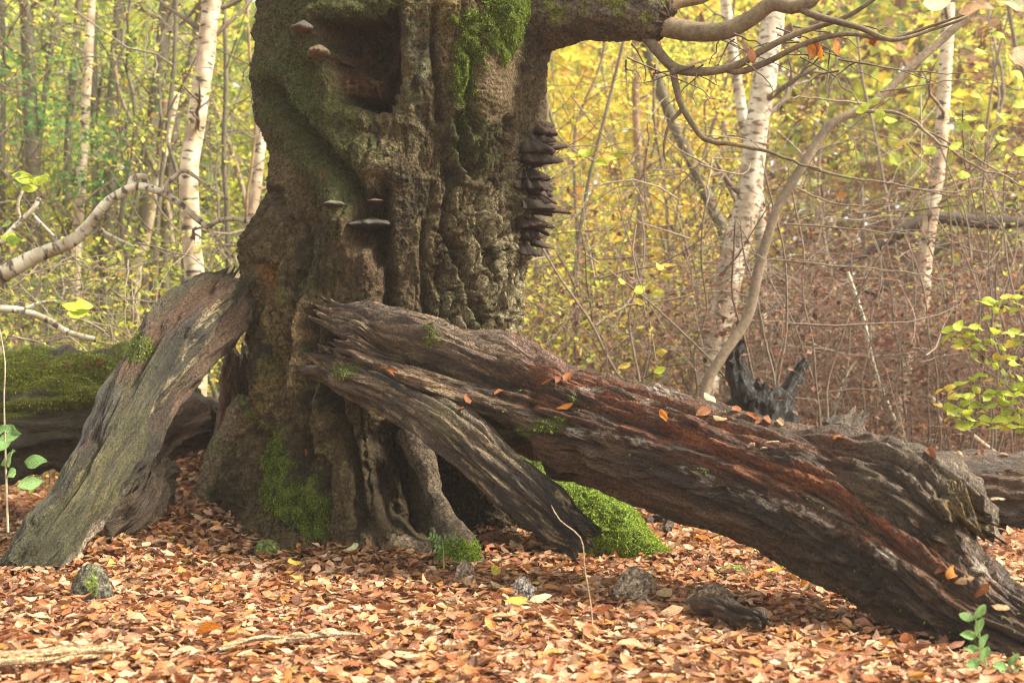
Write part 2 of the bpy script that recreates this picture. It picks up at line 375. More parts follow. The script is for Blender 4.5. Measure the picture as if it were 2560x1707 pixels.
# columns and creases read off the photograph
for pts, w, dep in (([(700, 230), (770, 330), (840, 400), (890, 450), (908, 520), (905, 600)], 20, -0.11),
                    ([(965, 470), (950, 540), (965, 640), (975, 770)], 16, -0.10),
                    ([(1110, 380), (1118, 480), (1105, 580), (1150, 700), (1180, 800), (1230, 860)], 9, -0.05),
                    ([(1190, 480), (1185, 600), (1215, 700)], 7, -0.035), ([(1060, 560), (1050, 680), (1080, 800)], 8, -0.035),
                    ([(1255, 300), (1265, 450), (1275, 600)], 8, -0.04), ([(1140, 300), (1150, 400), (1180, 440)], 10, -0.06),
                    ([(1085, 30), (1080, 150), (1095, 300)], 9, -0.04), ([(1165, 140), (1160, 290), (1180, 330)], 10, -0.05),
                    ([(735, 700), (745, 850), (740, 1000), (770, 1120)], 11, -0.06), ([(690, 770), (695, 900), (690, 1010)], 10, -0.035),
                    ([(795, 790), (805, 920), (790, 1060), (800, 1200)], 13, -0.08), ([(845, 830), (850, 980), (885, 1120), (905, 1240), (910, 1330)], 13, -0.09),
                    ([(640, 1060), (655, 1120), (640, 1190)], 9, -0.07), ([(760, 560), (775, 640), (740, 720)], 10, -0.04),
                    ([(690, 480), (720, 560), (700, 640)], 10, -0.04), ([(1030, 1100), (1035, 1230), (1060, 1330)], 14, -0.08),
                    ([(770, 1080), (775, 1180), (745, 1260)], 9, -0.06), ([(825, 1140), (835, 1240), (825, 1300)], 7, -0.05)):
    q = linedist(U + 9 * fbm(st * 9, ct * 9, ZZ * 7, 3), V, pts); D += front * 1.9 * dep * np.exp(-(q / w) ** 2)
    D += front * -dep * 0.35 * np.exp(-((q - 2.6 * w) / (1.6 * w)) ** 2)
for u, v, ru, rv, a, dep in ((780, 300, 60, 150, -0.35, 0.06), (1040, 210, 42, 150, 0, 0.09), (1130, 20, 60, 60, 0, 0.10), (1240, 40, 50, 100, 0, 0.10),
                             (1210, 215, 60, 85, 0, 0.07), (860, 500, 45, 110, -0.2, 0.08), (640, 600, 50, 70, 0, 0.05), (700, 850, 55, 190, 0, 0.06),
                             (930, 380, 80, 60, 0, 0.08), (1190, 770, 60, 120, 0, 0.03), (770, 900, 30, 180, 0, 0.06), (1040, 480, 50, 90, 0, 0.04),
                             (1150, 560, 35, 70, 0, 0.03), (930, 720, 40, 60, 0, 0.05), (860, 700, 45, 90, 0, 0.05), (1050, 700, 60, 80, 0, 0.04),
                             (820, 1010, 35, 90, 0, 0.05), (660, 940, 40, 120, 0.1, 0.04), (1010, 860, 60, 50, 0, 0.03)):
    D += front * dep * blob(U, V, u, v, ru, rv, a)
wob = 14 * fbm(st * 7, ct * 7, ZZ * 5, 4, 0.6)
cav = polysdf(U + wob, V + wob * 0.6, [(800, 60), (850, 45), (930, 55), (990, 20), (1003, 120), (1000, 220), (985, 285), (935, 280), (868, 262), (845, 195), (840, 150), (806, 120)])
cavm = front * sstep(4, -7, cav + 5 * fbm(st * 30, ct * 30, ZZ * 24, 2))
D += front * 0.055 * np.exp(-((cav - 26) / 22) ** 2)
lv = V + 6 * noise(st * 30, ct * 30, ZZ * 4)
ledge = (1 - sstep(158, 164, lv)) * 0.34 + sstep(158, 164, lv) * (1 - sstep(186, 192, lv)) * 0.24 + sstep(186, 192, lv) * (1 - sstep(236, 243, lv)) * 0.10 + sstep(236, 243, lv) * 0.42
ledge = np.where(U > 955, 0.22 + 0.05 * ridged(st * 22, ct * 22, ZZ * 2, 2), ledge)
cavd = ledge + 0.09 * fbm(st * 14, ct * 14, ZZ * 10, 4, 0.6)
for poly, dep, soft in (([(900, 500), (935, 470), (975, 520), (972, 640), (945, 690), (918, 620)], 0.16, 18),
                        ([(905, 1090), (1000, 1040), (1080, 1110), (1090, 1250), (1110, 1330), (1060, 1345), (960, 1310), (925, 1230)], 0.28, 30),
                        ([(1095, 1100), (1330, 1180), (1460, 1330), (1400, 1390), (1190, 1365), (1130, 1250)], 0.34, 34),
                        ([(662, 660), (705, 655), (715, 720), (690, 765), (665, 735)], 0.09, 14),
                        ([(640, 1075), (668, 1070), (664, 1150), (645, 1190)], 0.08, 8)):
    q = polysdf(U + wob, V + wob, poly); D -= front * dep * sstep(soft * 0.4, -soft, q)
# bark relief: plates to the right, fine cross-cracks to the left, shaggy below
right = sstep(1030, 1130, U + 2 * wob) * sstep(300, 420, V)
wx, wz = arc + 0.03 * fbm(st * 5, ct * 5, ZZ * 3, 3), ZZ + 0.05 * fbm(st * 4 + 9, ct * 4, ZZ * 4, 2)
f1, f2 = worley(wx * 17, wz * 5.5); crack = 1 - sstep(0.03, 0.15, f2 - f1)
f1b, f2b = worley(wx * 24 + 40, wz * 44); crackb = 1 - sstep(0.02, 0.2, f2b - f1b)
f1c, f2c = worley(wx * 60 + 10, wz * 17); crackc = 1 - sstep(0.02, 0.25, f2c - f1c)
nX = fbm(st * 3 + 7, ct * 3, ZZ * 2.5, 3)
bark = right * (-0.045 * crack - 0.016 * crackc + 0.016 * ridged(wx * 18, 0.3, wz * 3.2, 3)) + (1 - right) * (-0.008 * crackb - 0.010 * crackc * sstep(0, 0.4, nX) + 0.014 * ridged(wx * 9, 2.3, wz * 6, 3))
fine = fbm(wx * 55, ct * 3, wz * 42, 3); mid = fbm(wx * 20, ct * 2 + 5, wz * 14, 3)
shag = sstep(880, 1050, V)
bark += (0.75 + 0.25 * right) * (0.008 * fine + 0.014 * mid) + shag * (0.016 * mid + 0.012 * fine) + 0.016 * blob(U, V, 620, 600, 70, 90) * fine
smooth_panel = sstep(12, -6, polysdf(U, V, [(1160, 150), (1282, 130), (1275, 250), (1262, 305), (1180, 300), (1162, 250)])) * front
for fq, fz, wd, dp in ((5, 1.5, 0.07, 0.055), (9, 2.6, 0.09, 0.034), (15, 6.5, 0.12, 0.018)):
    nn = noise(wx * fq + 3 * fq, 1.7 * fq, wz * fz); mk = sstep(-0.25, 0.25, noise(wx * 2.2 + fq, 4.4, wz * 1.6))
    bark -= dp * np.exp(-(nn / wd) ** 2) * mk * (0.6 + 0.4 * right)
bark = bark * (1 - 0.8 * smooth_panel) + smooth_panel * (0.003 * np.sin(V * 0.4 + 9 * fbm(st * 4, ct * 4, ZZ * 5, 3)) + 0.012 * fbm(st * 6, ct * 6, ZZ * 9, 3))
D += bark * (1 - 0.5 * cavm)
D = D * (1 - cavm) + (D * 0.3 - cavd) * cavm
PT = tp(R0 + D)
# bark colours, with some light and shade painted in
nA, nB_, nC = fbm(st * 4, ct * 4, ZZ * 4, 4), fbm(st * 16 + 4, ct * 16, ZZ * 12, 3), fbm(st * 2 + 9, ct * 2, ZZ * 1.6, 3)
C = np.zeros(TH.shape + (3,), np.float32) + np.array([0.135, 0.098, 0.058], np.float32)
C = mixc(C, (0.20, 0.15, 0.095), sstep(0.0, 0.6, nB_) * 0.8)
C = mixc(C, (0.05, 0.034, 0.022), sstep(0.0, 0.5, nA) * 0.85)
C = mixc(C, (0.38, 0.33, 0.25), right * sstep(-0.3, 0.3, nC + 0.4 * nB_) * 0.85 * sstep(0, 0.5, 1 - crack))
C = mixc(C, (0.62, 0.56, 0.45), sstep(1150, 1230, U) * sstep(480, 600, V) * (1 - sstep(860, 900, V)) * sstep(-0.35, 0.4, nB_ + 0.3 * nA) * 0.75)  # right edge paler: side light painted over the grey bark tone
C = mixc(C, (0.42, 0.31, 0.17), (blob(U, V, 700, 860, 90, 200) + 0.8 * blob(U, V, 640, 1050, 60, 110) + 0.6 * blob(U, V, 850, 1000, 60, 150)) * sstep(-0.4, 0.4, nB_) * 0.75)  # lower-left columns: tan bark, brightened in colour where sunlight is blocked
C = mixc(C, (0.30, 0.25, 0.16), blob(U, V, 950, 390, 60, 60) * sstep(-0.2, 0.3, fine) * 0.9)
C = mixc(C, (0.27, 0.31, 0.22), blob(U, V, 1040, 220, 32, 120) * sstep(-0.3, 0.4, nB_) * 0.95)
C = mixc(C, (0.26, 0.20, 0.09), blob(U, V, 1120, 30, 70, 60) * 0.8)
C = mixc(C, (0.24, 0.175, 0.125), smooth_panel * 0.85)
C = mixc(C, (0.36, 0.28, 0.21), blob(U, V, 690, 120, 22, 60) * sstep(-0.2, 0.3, nA) * 0.8 + blob(U, V, 715, 420, 28, 120) * 0.6)
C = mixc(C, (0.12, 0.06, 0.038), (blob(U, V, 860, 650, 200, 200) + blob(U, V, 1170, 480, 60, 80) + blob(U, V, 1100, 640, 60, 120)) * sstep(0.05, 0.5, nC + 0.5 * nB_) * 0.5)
grn = (blob(U, V, 740, 200, 90, 190, -0.2) + blob(U, V, 830, 350, 110, 110) * 0.9 + blob(U, V, 900, 10, 160, 40) + blob(U, V, 860, 470, 50, 90) * 0.6 + blob(U, V, 1170, 330, 70, 140) * 0.6
       + blob(U, V, 760, 700, 60, 120) * 0.35 + blob(U, V, 690, 900, 60, 100) * 0.3 + blob(U, V, 850, 1020, 70, 120) * 0.3)
C = mixc(C, (0.10, 0.12, 0.035), sstep(0.2, 0.7, grn + 0.35 * nB_ + 0.2 * nA) * 0.8)
C = mixc(C, (0.055, 0.13, 0.035), (blob(U, V, 780, 265, 34, 60) + blob(U, V, 720, 175, 18, 12)) * sstep(-0.3, 0.3, nB_) * 0.85)
C = mixc(C, (0.42, 0.20, 0.08), sstep(10, -8, polysdf(U + wob, V, [(662, 665), (702, 655), (712, 715), (692, 765), (668, 740)])) * 0.95)
C = mixc(C, (0.30, 0.16, 0.08), (blob(U, V, 822, 425, 9, 32, -0.35) + blob(U, V, 790, 830, 18, 60)) * sstep(-0.2, 0.3, nB_) * 0.8)
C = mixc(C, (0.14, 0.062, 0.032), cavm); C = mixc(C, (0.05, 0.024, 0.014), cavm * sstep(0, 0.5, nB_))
C = mixc(C, (0.36, 0.18, 0.095), sstep(-0.3, 0.3, fine) * cavm * sstep(188, 196, lv) * (1 - sstep(234, 242, lv)) * (1 - sstep(935, 960, U)) * sstep(-0.5, 0.2, nB_))
C = mixc(C, (0.06, 0.04, 0.028), front * sstep(20, -20, polysdf(U, V, [(900, 1090), (1100, 1080), (1400, 1200), (1460, 1400), (960, 1400)])) * 0.6)  # shade under the log painted into the root hollow
C = mixc(C, (0.21, 0.16, 0.11), blob(U, V, 900, 1300, 45, 80) * sstep(-0.3, 0.3, nB_) * 0.8 + blob(U, V, 950, 1370, 150, 30) * 0.8)
moss_regions = [((700, 1200), (62, 88), 1.0), ((790, 1285), (52, 62), 1.05), ((1240, 40), (58, 115), 1.25), ((1150, 190), (30, 105), 0.95), ((720, 1080), (40, 60), 0.5),
                ((1120, 60), (60, 20), 0.4), ((655, 1050), (20, 60), 0.45), ((1010, 1120), (60, 60), 0.25), ((1300, 1370), (120, 50), 0.55), ((850, 1120), (50, 60), 0.25)]
mossf = sum(k * blob(U, V, *c, *r) for c, r, k in moss_regions) * front
MOSS = sstep(0.38, 0.62, mossf + 0.22 * nB_ + 0.12 * nA)
D2 = 0.022 * MOSS * (1 + 0.8 * mid); PT = tp(R0 + D + D2)
mossc = np.array([0.11, 0.15, 0.016]) * (1 + 0.5 * nB_)[..., None]
C = C + (mossc - C) * MOSS[..., None]
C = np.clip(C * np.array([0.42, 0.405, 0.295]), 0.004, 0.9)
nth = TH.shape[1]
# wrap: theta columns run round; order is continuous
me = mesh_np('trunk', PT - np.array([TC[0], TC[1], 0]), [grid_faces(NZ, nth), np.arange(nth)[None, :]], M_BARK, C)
trunk = link('trunk', me, oak)
NT = normals_grid(PT); NT = NT if (NT[..., 1] * front)[NZ // 2, NF // 2] < 0 else -NT

def wloc(o):
    p = np.zeros(3)
    while o is not None: p = p + np.array(o.location); o = o.parent
    return p
def moss_mesh(name, P, N, W, n, parent, ln=(0.008, 0.02), cols=((0.17, 0.25, 0.018), (0.27, 0.34, 0.025), (0.10, 0.16, 0.02)), seed=1, label=None, width=0.0028, cellw=None):
    rg = np.random.default_rng(seed); W = W.reshape(-1).astype(np.float64)
    if cellw is not None: W = W * cellw.reshape(-1)
    k = rg.choice(len(W), n, p=W / W.sum()); p = P.reshape(-1, 3)[k] + rg.normal(0, 0.003, (n, 3)); nn = N.reshape(-1, 3)[k]
    d = nn + rg.normal(0, 0.55, (n, 3)) + np.array([0, 0, -0.25]); d /= np.linalg.norm(d, axis=1)[:, None]
    L = rg.uniform(*ln, n)[:, None]; s = np.cross(d, rg.normal(size=(n, 3))); s /= np.linalg.norm(s, axis=1)[:, None]
    a, b, m, t = p - s * width, p + s * width, p + d * L * 0.55 + s * width * 1.3, p + d * L + np.array([0, 0, -0.3]) * L
    V = np.stack([a, b, m, t], 1).reshape(-1, 3); F = np.arange(4 * n).reshape(n, 4)
    c = np.asarray(cols)[rg.integers(0, len(cols), n)] * rg.uniform(0.6, 1.3, (n, 1)); c = np.repeat(c, 4, 0)
    loc = wloc(parent)
    o = link(name, mesh_np(name, V - loc, [F], M_MOSS, c, smooth=False), parent); o['kind'] = 'stuff'
    if label: o['label'] = label
    return o
moss_mesh('moss', PT, NT, MOSS + 0.10 * sstep(0.12, 0.5, mossf + 0.2 * nB_), 20000, trunk, (0.005, 0.013), ((0.13, 0.19, 0.014), (0.20, 0.26, 0.02), (0.07, 0.115, 0.015)), width=0.0022, label='bright green moss cushions on the trunk', seed=5)
moss_mesh('thin_moss', PT, NT, (sstep(0.35, 0.8, grn + 0.3 * nB_) * 0.5 + 0.06) * front * (1 - cavm) * (V < 1400) * (V > -60), 9000, trunk, (0.005, 0.012), ((0.09, 0.11, 0.03), (0.16, 0.13, 0.08), (0.05, 0.08, 0.02)), 6, 'thin film of moss and algae on the bark', 0.003)

# the limb to the right, with its branches
def tubeset(items, ns_side=6):
    """items: list of (pts(k,3), r0, r1) -> V, F, uv"""
    Vs, Fs, UVs, b = [], [], [], 0
    for pts, r0, r1 in items:
        pts = np.asarray(pts, float); k = len(pts)
        T, N, B = frames(pts); a = np.linspace(0, 2 * np.pi, ns_side, endpoint=False)
        r = np.linspace(r0, r1, k)[:, None, None]
        ring = pts[:, None] + r * (N[:, None] * np.cos(a)[None, :, None] + B[:, None] * np.sin(a)[None, :, None])
        ring[-1] = pts[-1] + (ring[-1] - pts[-1]) * 0.3
        Vs.append(ring.reshape(-1, 3)); Fs.append(grid_faces(k, ns_side) + b)
        L = np.concatenate([[0], np.cumsum(np.linalg.norm(np.diff(pts, axis=0), axis=1))])
        UVs.append(np.stack([np.repeat(L, ns_side), np.tile(a * r0, k)], -1)); b += k * ns_side
    return np.vstack(Vs), np.vstack(Fs), np.vstack(UVs)
def curve(pxs, n=14, wob=0.0, seed=0):
    P, _ = spline([px(*p) for p in pxs], n)
    if wob: P = P + np.random.default_rng(seed).normal(0, wob, P.shape) * np.linspace(0, 1, n)[:, None]
    return P
def cp(u, v, y, r): return (*px(u, v, y), r)
limb = Log([cp(1130, 60, 8.45, 0.22), cp(1280, 40, 8.35, 0.235), cp(1400, 15, 8.2, 0.215), cp(1520, 15, 8.05, 0.19), cp(1610, 30, 7.95, 0.165), cp(1660, 48, 7.9, 0.12)], 130, 120)
limb.d += 0.03 * fbm(limb.cx * 6, limb.sx * 6, limb.S * 3, 3) + 0.010 * fbm(limb.cx * 25, limb.sx * 25, limb.S * 22, 3)
nb = fbm(limb.cx * 9, limb.sx * 9, limb.S * 7, 3)
limb.col = mixc(np.zeros(limb.S.shape + (3,)) + (0.095, 0.075, 0.05), (0.11, 0.12, 0.025), sstep(-0.1, 0.4, nb + 0.5 * limb.D[..., 2]))
limb.col = mixc(limb.col, (0.05, 0.04, 0.03), sstep(0.1, 0.6, -nb) * 0.7)
limb.finish('limb', M_BARK, oak, hollow1=-0.04)
def stem_part(name, parent, items, col, side=6, mat=None, label=None):
    V_, F_, uv = tubeset(items, side); c = np.asarray(col) * (1 + 0.35 * fbm(V_[:, 0] * 5, V_[:, 1] * 5, V_[:, 2] * 5, 2))[:, None]
    o = link(name, mesh_np(name, V_ - np.array(parent.location), [F_], mat or M_STEM, c, vuv=uv), parent)
    if label: o['label'] = label
    return o
BR = (0.13, 0.10, 0.06)
def taper(pts, r): return [(pts, r[0], r[1])]
stem_part('branch', oak, taper(curve([(1640, 60, 7.92), (1720, 78, 7.85), (1810, 78, 7.75), (1880, 45, 7.7), (1930, 10, 7.65), (1985, 18, 7.6), (2050, -5, 7.55)], 26), (0.062, 0.034)), BR, 12)
stem_part('branch', oak, taper(curve([(1640, 50, 7.92), (1690, 10, 7.9), (1760, -5, 7.9), (1800, -40, 7.9)], 16), (0.04, 0.025)), (0.19, 0.13, 0.07), 10)
stem_part('branch', oak, taper(curve([(1615, 90, 7.95), (1650, 135, 7.9), (1690, 172, 7.85), (1760, 180, 7.8), (1840, 165, 7.75), (1900, 130, 7.7), (1990, 85, 7.65), (2110, 45, 7.6), (2200, -10, 7.5)], 30), (0.032, 0.010)), BR, 9)
stem_part('branch', oak, taper(curve([(1682, 172, 7.85), (1690, 215, 7.85), (1702, 260, 7.85), (1730, 310, 7.8), (1765, 350, 7.8), (1840, 362, 7.75), (1940, 385, 7.7), (2060, 430, 7.65)], 26, 0.006, 3), (0.022, 0.005)), BR, 8)
stem_part('branch', oak, taper(curve([(1704, 275, 7.85), (1672, 315, 7.85), (1660, 370, 7.85), (1665, 410, 7.85)], 14), (0.013, 0.004)), BR, 7)
stem_part('branch', oak, taper(curve([(1815, 172, 7.76), (1850, 180, 7.75), (1920, 155, 7.7), (2010, 110, 7.6), (2120, 85, 7.5), (2220, 98, 7.45), (2330, 65, 7.4), (2420, 35, 7.3)], 26), (0.020, 0.006)), BR, 8)
stem_part('branch', oak, taper(curve([(1990, 15, 7.6), (2040, 40, 7.55), (2150, 70, 7.5), (2230, 100, 7.4), (2330, 75, 7.4), (2420, 45, 7.3)], 22), (0.022, 0.005)), BR, 8)
tw = []
rg = np.random.default_rng(21)
for k in range(34):
    u0, v0 = rg.uniform(1560, 2200), rg.uniform(60, 190); du, dv = rg.normal(60, 140), rg.uniform(10, 150)
    y0 = 7.8 + rg.normal(0, 0.15)
    tw.append((curve([(u0, v0, y0), (u0 + du * 0.5, v0 + dv * 0.35 + rg.normal(0, 12), y0 + 0.05), (u0 + du, v0 + dv, y0 + rg.normal(0, 0.15))], 8, 0.012, k), 0.0055, 0.0018))
o = stem_part('twigs', oak, tw, (0.10, 0.075, 0.05), 4); o['kind'] = 'stuff'

# roots that stand clear of the trunk
def mossroot(name, ctrl, ns, nt, amp, basecol, parent, mossw, seed):
    g = Log(ctrl, ns, nt, seed=seed)
    g.d += amp * fbm(g.cx * 9, g.sx * 9, g.S * 6 + seed, 4) + amp * 0.3 * fbm(g.cx * 45, g.sx * 45, g.S * 40, 2)
    nb = fbm(g.cx * 14, g.sx * 14, g.S * 10 + seed, 3)
    g.col = np.zeros(g.S.shape + (3,)) + basecol; g.col = mixc(g.col, np.asarray(basecol) * 0.5, sstep(0, 0.6, nb))
    g.m = mossw(g, nb); g.col = mixc(g.col, (0.10, 0.155, 0.018), g.m)
    g.obj = g.finish(name, M_BARK, parent); return g
r1 = mossroot('root', [cp(1160, 1080, 7.95, 0.17), cp(1290, 1190, 7.75, 0.19), cp(1400, 1265, 7.62, 0.20), cp(1510, 1330, 7.5, 0.185), cp(1600, 1390, 7.38, 0.12), cp(1680, 1430, 7.3, 0.06), cp(1740, 1460, 7.25, 0.03)], 170, 150, 0.03, (0.10, 0.075, 0.045), oak,
              lambda g, nb: sstep(0.0, 0.4, 0.75 * g.D[..., 2] + 0.55 + 0.4 * nb) * sstep(1250, 1380, g.U), 3)
r1.obj['label'] = 'buttress root wrapped in bright green moss'
moss_mesh('moss', r1.P, r1.N, r1.m + 0.03, 20000, r1.obj, (0.006, 0.016), ((0.22, 0.29, 0.018), (0.32, 0.38, 0.025), (0.12, 0.19, 0.018)), 8, 'dense bright moss on the root')
r2 = mossroot('root', [cp(1035, 1080, 7.75, 0.10), cp(1060, 1150, 7.62, 0.065), cp(1085, 1230, 7.5, 0.05), cp(1115, 1300, 7.4, 0.065), cp(1145, 1365, 7.3, 0.10), cp(1150, 1420, 7.25, 0.13)], 120, 80, 0.014, (0.085, 0.064, 0.042), oak,
              lambda g, nb: sstep(0.3, 0.6, blob(g.U, g.V, 1150, 1400, 60, 55) + 0.3 * nb), 5)
moss_mesh('moss', r2.P, r2.N, r2.m ** 2 + 1e-6, 2500, r2.obj, (0.010, 0.024), seed=9)
r3 = mossroot('root', [cp(640, 1010, 8.35, 0.12), cp(600, 1080, 8.3, 0.12), cp(560, 1150, 8.25, 0.11), cp(530, 1220, 8.2, 0.09), cp(500, 1280, 8.15, 0.06)], 90, 80, 0.02, (0.14, 0.10, 0.06), oak,
              lambda g, nb: 0.5 * sstep(0.3, 0.8, 0.3 + 0.6 * nb), 6)
r4 = mossroot('root', [cp(850, 1330, 7.75, 0.10), cp(930, 1375, 7.55, 0.11), cp(1020, 1385, 7.45, 0.10), cp(1090, 1395, 7.4, 0.07)], 90, 80, 0.02, (0.19, 0.145, 0.095), oak,
              lambda g, nb: 0.35 * sstep(0.3, 0.8, 0.3 + 0.6 * nb), 7)

# bracket fungi: closed half-discs with a domed top, growth rings and a frayed rim
def bracket(c, w, depth, h, facing, parent, top, under, tilt=0.0, rag=0.12, seed=0, name='bracket_fungus', label=None, nph=30, droop=0.0):
    ph = np.linspace(-0.5 * np.pi, 0.5 * np.pi, nph); rr = np.array([0.0, 0.35, 0.62, 0.85, 0.97, 1.0, 0.93, 0.6, 0.2])
    zt = np.array([1.25, 0.95, 0.70, 0.42, 0.16, 0.0, -0.2, -0.5, -0.8])
    PH, RR = np.meshgrid(ph, rr); ZT = zt[:, None] + 0 * PH
    rim = 1 + rag * fbm(np.cos(PH) * 3 + seed, np.sin(PH) * 3, seed * 1.7, 4, 0.7)
    X = RR * np.sin(PH) * w * 0.5 * rim; Yv = RR * np.cos(PH) * depth * rim - 0.03
    Z = ZT * h + 0.10 * h * np.sin(RR * 26) * (ZT > 0) + 0.15 * h * fbm(X * 30, Yv * 30, seed + 0.5, 2) - droop * RR ** 2 - Yv * math.tan(tilt)
    f = np.asarray(facing, float); f /= np.linalg.norm(f); s = np.array([-f[1], f[0], 0])
    P = np.asarray(c) + X[..., None] * s + Yv[..., None] * f + Z[..., None] * np.array([0, 0, 1.0])
    nz = fbm(X * 25, Yv * 25, Z * 25 + seed, 3)
    col = np.where((ZT > 0.1)[..., None], np.asarray(top), np.asarray(under)) * (1 + 0.45 * nz + 0.3 * np.sin(RR * 30))[..., None]
    n = len(rr); me = mesh_np(name, P - wloc(parent), [grid_faces(n, nph, False)], M_FUNG, np.clip(col, 0.004, 1))
    o = link(name, me, parent)
    if label: o['label'] = label
    return o
G1, G2, DK = (0.26, 0.22, 0.16), (0.16, 0.10, 0.05), (0.05, 0.032, 0.022)
bracket(px(755, 72, 7.74), 0.125, 0.10, 0.04, (-0.15, -1, 0), oak, (0.06, 0.054, 0.044), (0.06, 0.034, 0.018), label='grey bracket fungus above the second one')
bracket(px(795, 132, 7.72), 0.125, 0.10, 0.042, (0, -1, 0), oak, (0.11, 0.078, 0.045), (0.08, 0.05, 0.025), seed=3, label='tan bracket fungus beside the cavity')
bracket(px(835, 512, 7.72), 0.13, 0.11, 0.03, (0, -1, 0), oak, (0.08, 0.08, 0.055), (0.04, 0.028, 0.02), seed=5, label='small grey green bracket fungus')
bracket(px(930, 566, 7.86), 0.28, 0.20, 0.042, (0.05, -1, 0), oak, (0.05, 0.042, 0.033), (0.015, 0.011, 0.01), rag=0.35, seed=7, label='wide dark bracket fungus below the crevice')
bracket(px(938, 502, 7.75), 0.09, 0.07, 0.012, (0, -1, 0), oak, (0.14, 0.09, 0.06), (0.10, 0.06, 0.04), seed=9)
for i, (v, w) in enumerate(((152, 0.06), (172, 0.075), (192, 0.08))):
    bracket(px(664, v, 8.33), w * 2.2, w * 0.75, 0.03, (-0.9, -0.5, 0), oak, (0.17, 0.15, 0.10), (0.14, 0.11, 0.08), rag=0.05, seed=11 + i, label='hoof shaped grey bracket on the trunk side')
rg = np.random.default_rng(5)
for i in range(32):
    v = 298 + i * 10 + rg.normal(0, 3); env = 0.35 + 0.65 * abs(math.sin((v - 285) / 150 * math.pi)) ** 0.7
    out = (26 + 38 * env * rg.uniform(0.6, 1.15)) / 418
    bracket(px(1330 - i * 1.0 + rg.normal(0, 6), v + rg.normal(0, 4), 8.36 + rg.normal(0, 0.08)), rg.uniform(0.12, 0.28), out * 1.15, rg.uniform(0.035, 0.06), (1.0, -0.25 + rg.normal(0, 0.3), 0), oak, (0.022, 0.014, 0.009) if i % 3 else (0.05, 0.028, 0.017), (0.025, 0.012, 0.007),
            tilt=rg.normal(0.15, 0.22), rag=0.65, seed=30 + i, label='ragged dark brown bracket in the tier on the trunk edge', nph=30, droop=0.03)

# ---------------------------------------------------------------- long fallen log with its broken side limb
GREY, BLK, RED, BRN, PALE = (0.19, 0.15, 0.105), (0.024, 0.018, 0.015), (0.20, 0.065, 0.028), (0.115, 0.058, 0.030), (0.36, 0.29, 0.19)
flog = empty('fallen_log', (1.2, 6.3, 0), 'long weathered fallen log with red rotten core, propped against the old hollow trunk', 'log')
L = Log([cp(850, 862, 7.50, 0.22), cp(930, 892, 7.40, 0.255), cp(1080, 945, 7.20, 0.27), cp(1300, 1010, 6.98, 0.255), cp(1600, 1108, 6.60, 0.272), cp(1900, 1205, 6.20, 0.278),
         cp(2100, 1292, 5.95, 0.285), cp(2250, 1392, 5.72, 0.255), cp(2380, 1490, 5.50, 0.205), cp(2510, 1570, 5.32, 0.172), cp(2640, 1632, 5.18, 0.155), cp(2790, 1675, 5.05, 0.14)], 560, 250, jag0=0.30, jag1=0.05, seed=2, jf=3.2)
LU, LV = L.U, L.V
L.grain(0.014, 0.007, 1.0, 4)
wl_ = 12 * fbm(L.cx * 8, L.sx * 8, L.S * 3, 3)
for pts, w, dep in (([(930, 850), (1080, 905), (1200, 950), (1330, 948)], 24, -0.10), ([(1000, 880), (1150, 930), (1290, 935)], 10, -0.05), ([(870, 900), (1000, 960), (1150, 1010)], 9, -0.045),
                    ([(1250, 1000), (1450, 1010), (1600, 1060), (1760, 1090)], 10, -0.035), ([(1330, 985), (1500, 1000), (1700, 1050)], 8, -0.025), ([(1650, 1080), (1850, 1150), (2050, 1230), (2250, 1370), (2420, 1480)], 14, -0.035),
                    ([(1900, 1400), (2080, 1480), (2250, 1590), (2380, 1640)], 7, -0.03), ([(1350, 1080), (1600, 1150), (1850, 1240), (2060, 1320)], 8, -0.02), ([(2330, 1500), (2450, 1560), (2560, 1620)], 8, -0.025),
                    ([(1180, 1060), (1290, 1110), (1330, 1180)], 26, -0.10), ([(1500, 1150), (1800, 1260), (2000, 1360)], 6, -0.014), ([(2120, 1200), (2280, 1330), (2440, 1440)], 10, -0.03)):
    q = linedist(LU, LV + wl_ * 0.6, pts); L.d += L.front * dep * np.exp(-(q / w) ** 2) - L.front * dep * 0.3 * np.exp(-((q - 2.3 * w) / (1.3 * w)) ** 2)
for u, v, ru, rv, a, dep in ((1250, 862, 80, 22, 0.1, 0.06), (1040, 830, 90, 22, 0.35, 0.06), (900, 960, 90, 20, 0.45, 0.05), (1060, 1010, 70, 30, 0.3, 0.05), (2120, 1075, 60, 30, 0.2, 0.05), (2290, 1180, 100, 60, 0.4, 0.07)):
    L.d += dep * blob(LU, LV, u, v, ru, rv, a)
L.d += 0.018 * fbm(L.cx * 5, L.sx * 5, L.S * 2.4, 3) + 0.004 * fbm(L.cx * 60, L.sx * 60, L.S * 25, 2)
f1, f2 = worley(L.arc * 20, L.S * 2.6); L.d -= 0.010 * (1 - sstep(0.02, 0.16, f2 - f1))
g1, g2 = L.g1, L.g2
n1, n2 = fbm(L.cx * 6, L.sx * 6, L.S * 1.2 + 3, 3), fbm(L.cx * 18, L.sx * 18, L.S * 3 + 7, 3)
C = np.zeros(L.S.shape + (3,), np.float32) + np.array(BRN, np.float32)
C = mixc(C, (0.16, 0.095, 0.05), sstep(0.0, 0.6, n2) * 0.8); C = mixc(C, (0.05, 0.03, 0.02), sstep(0.05, 0.5, -n2) * 0.8)
topm = sstep(0.15, 0.75, L.D[..., 2] + 0.25 * n1)
C = mixc(C, GREY, topm * sstep(-0.3, 0.4, g2 + 0.5 * n1) * 0.42)
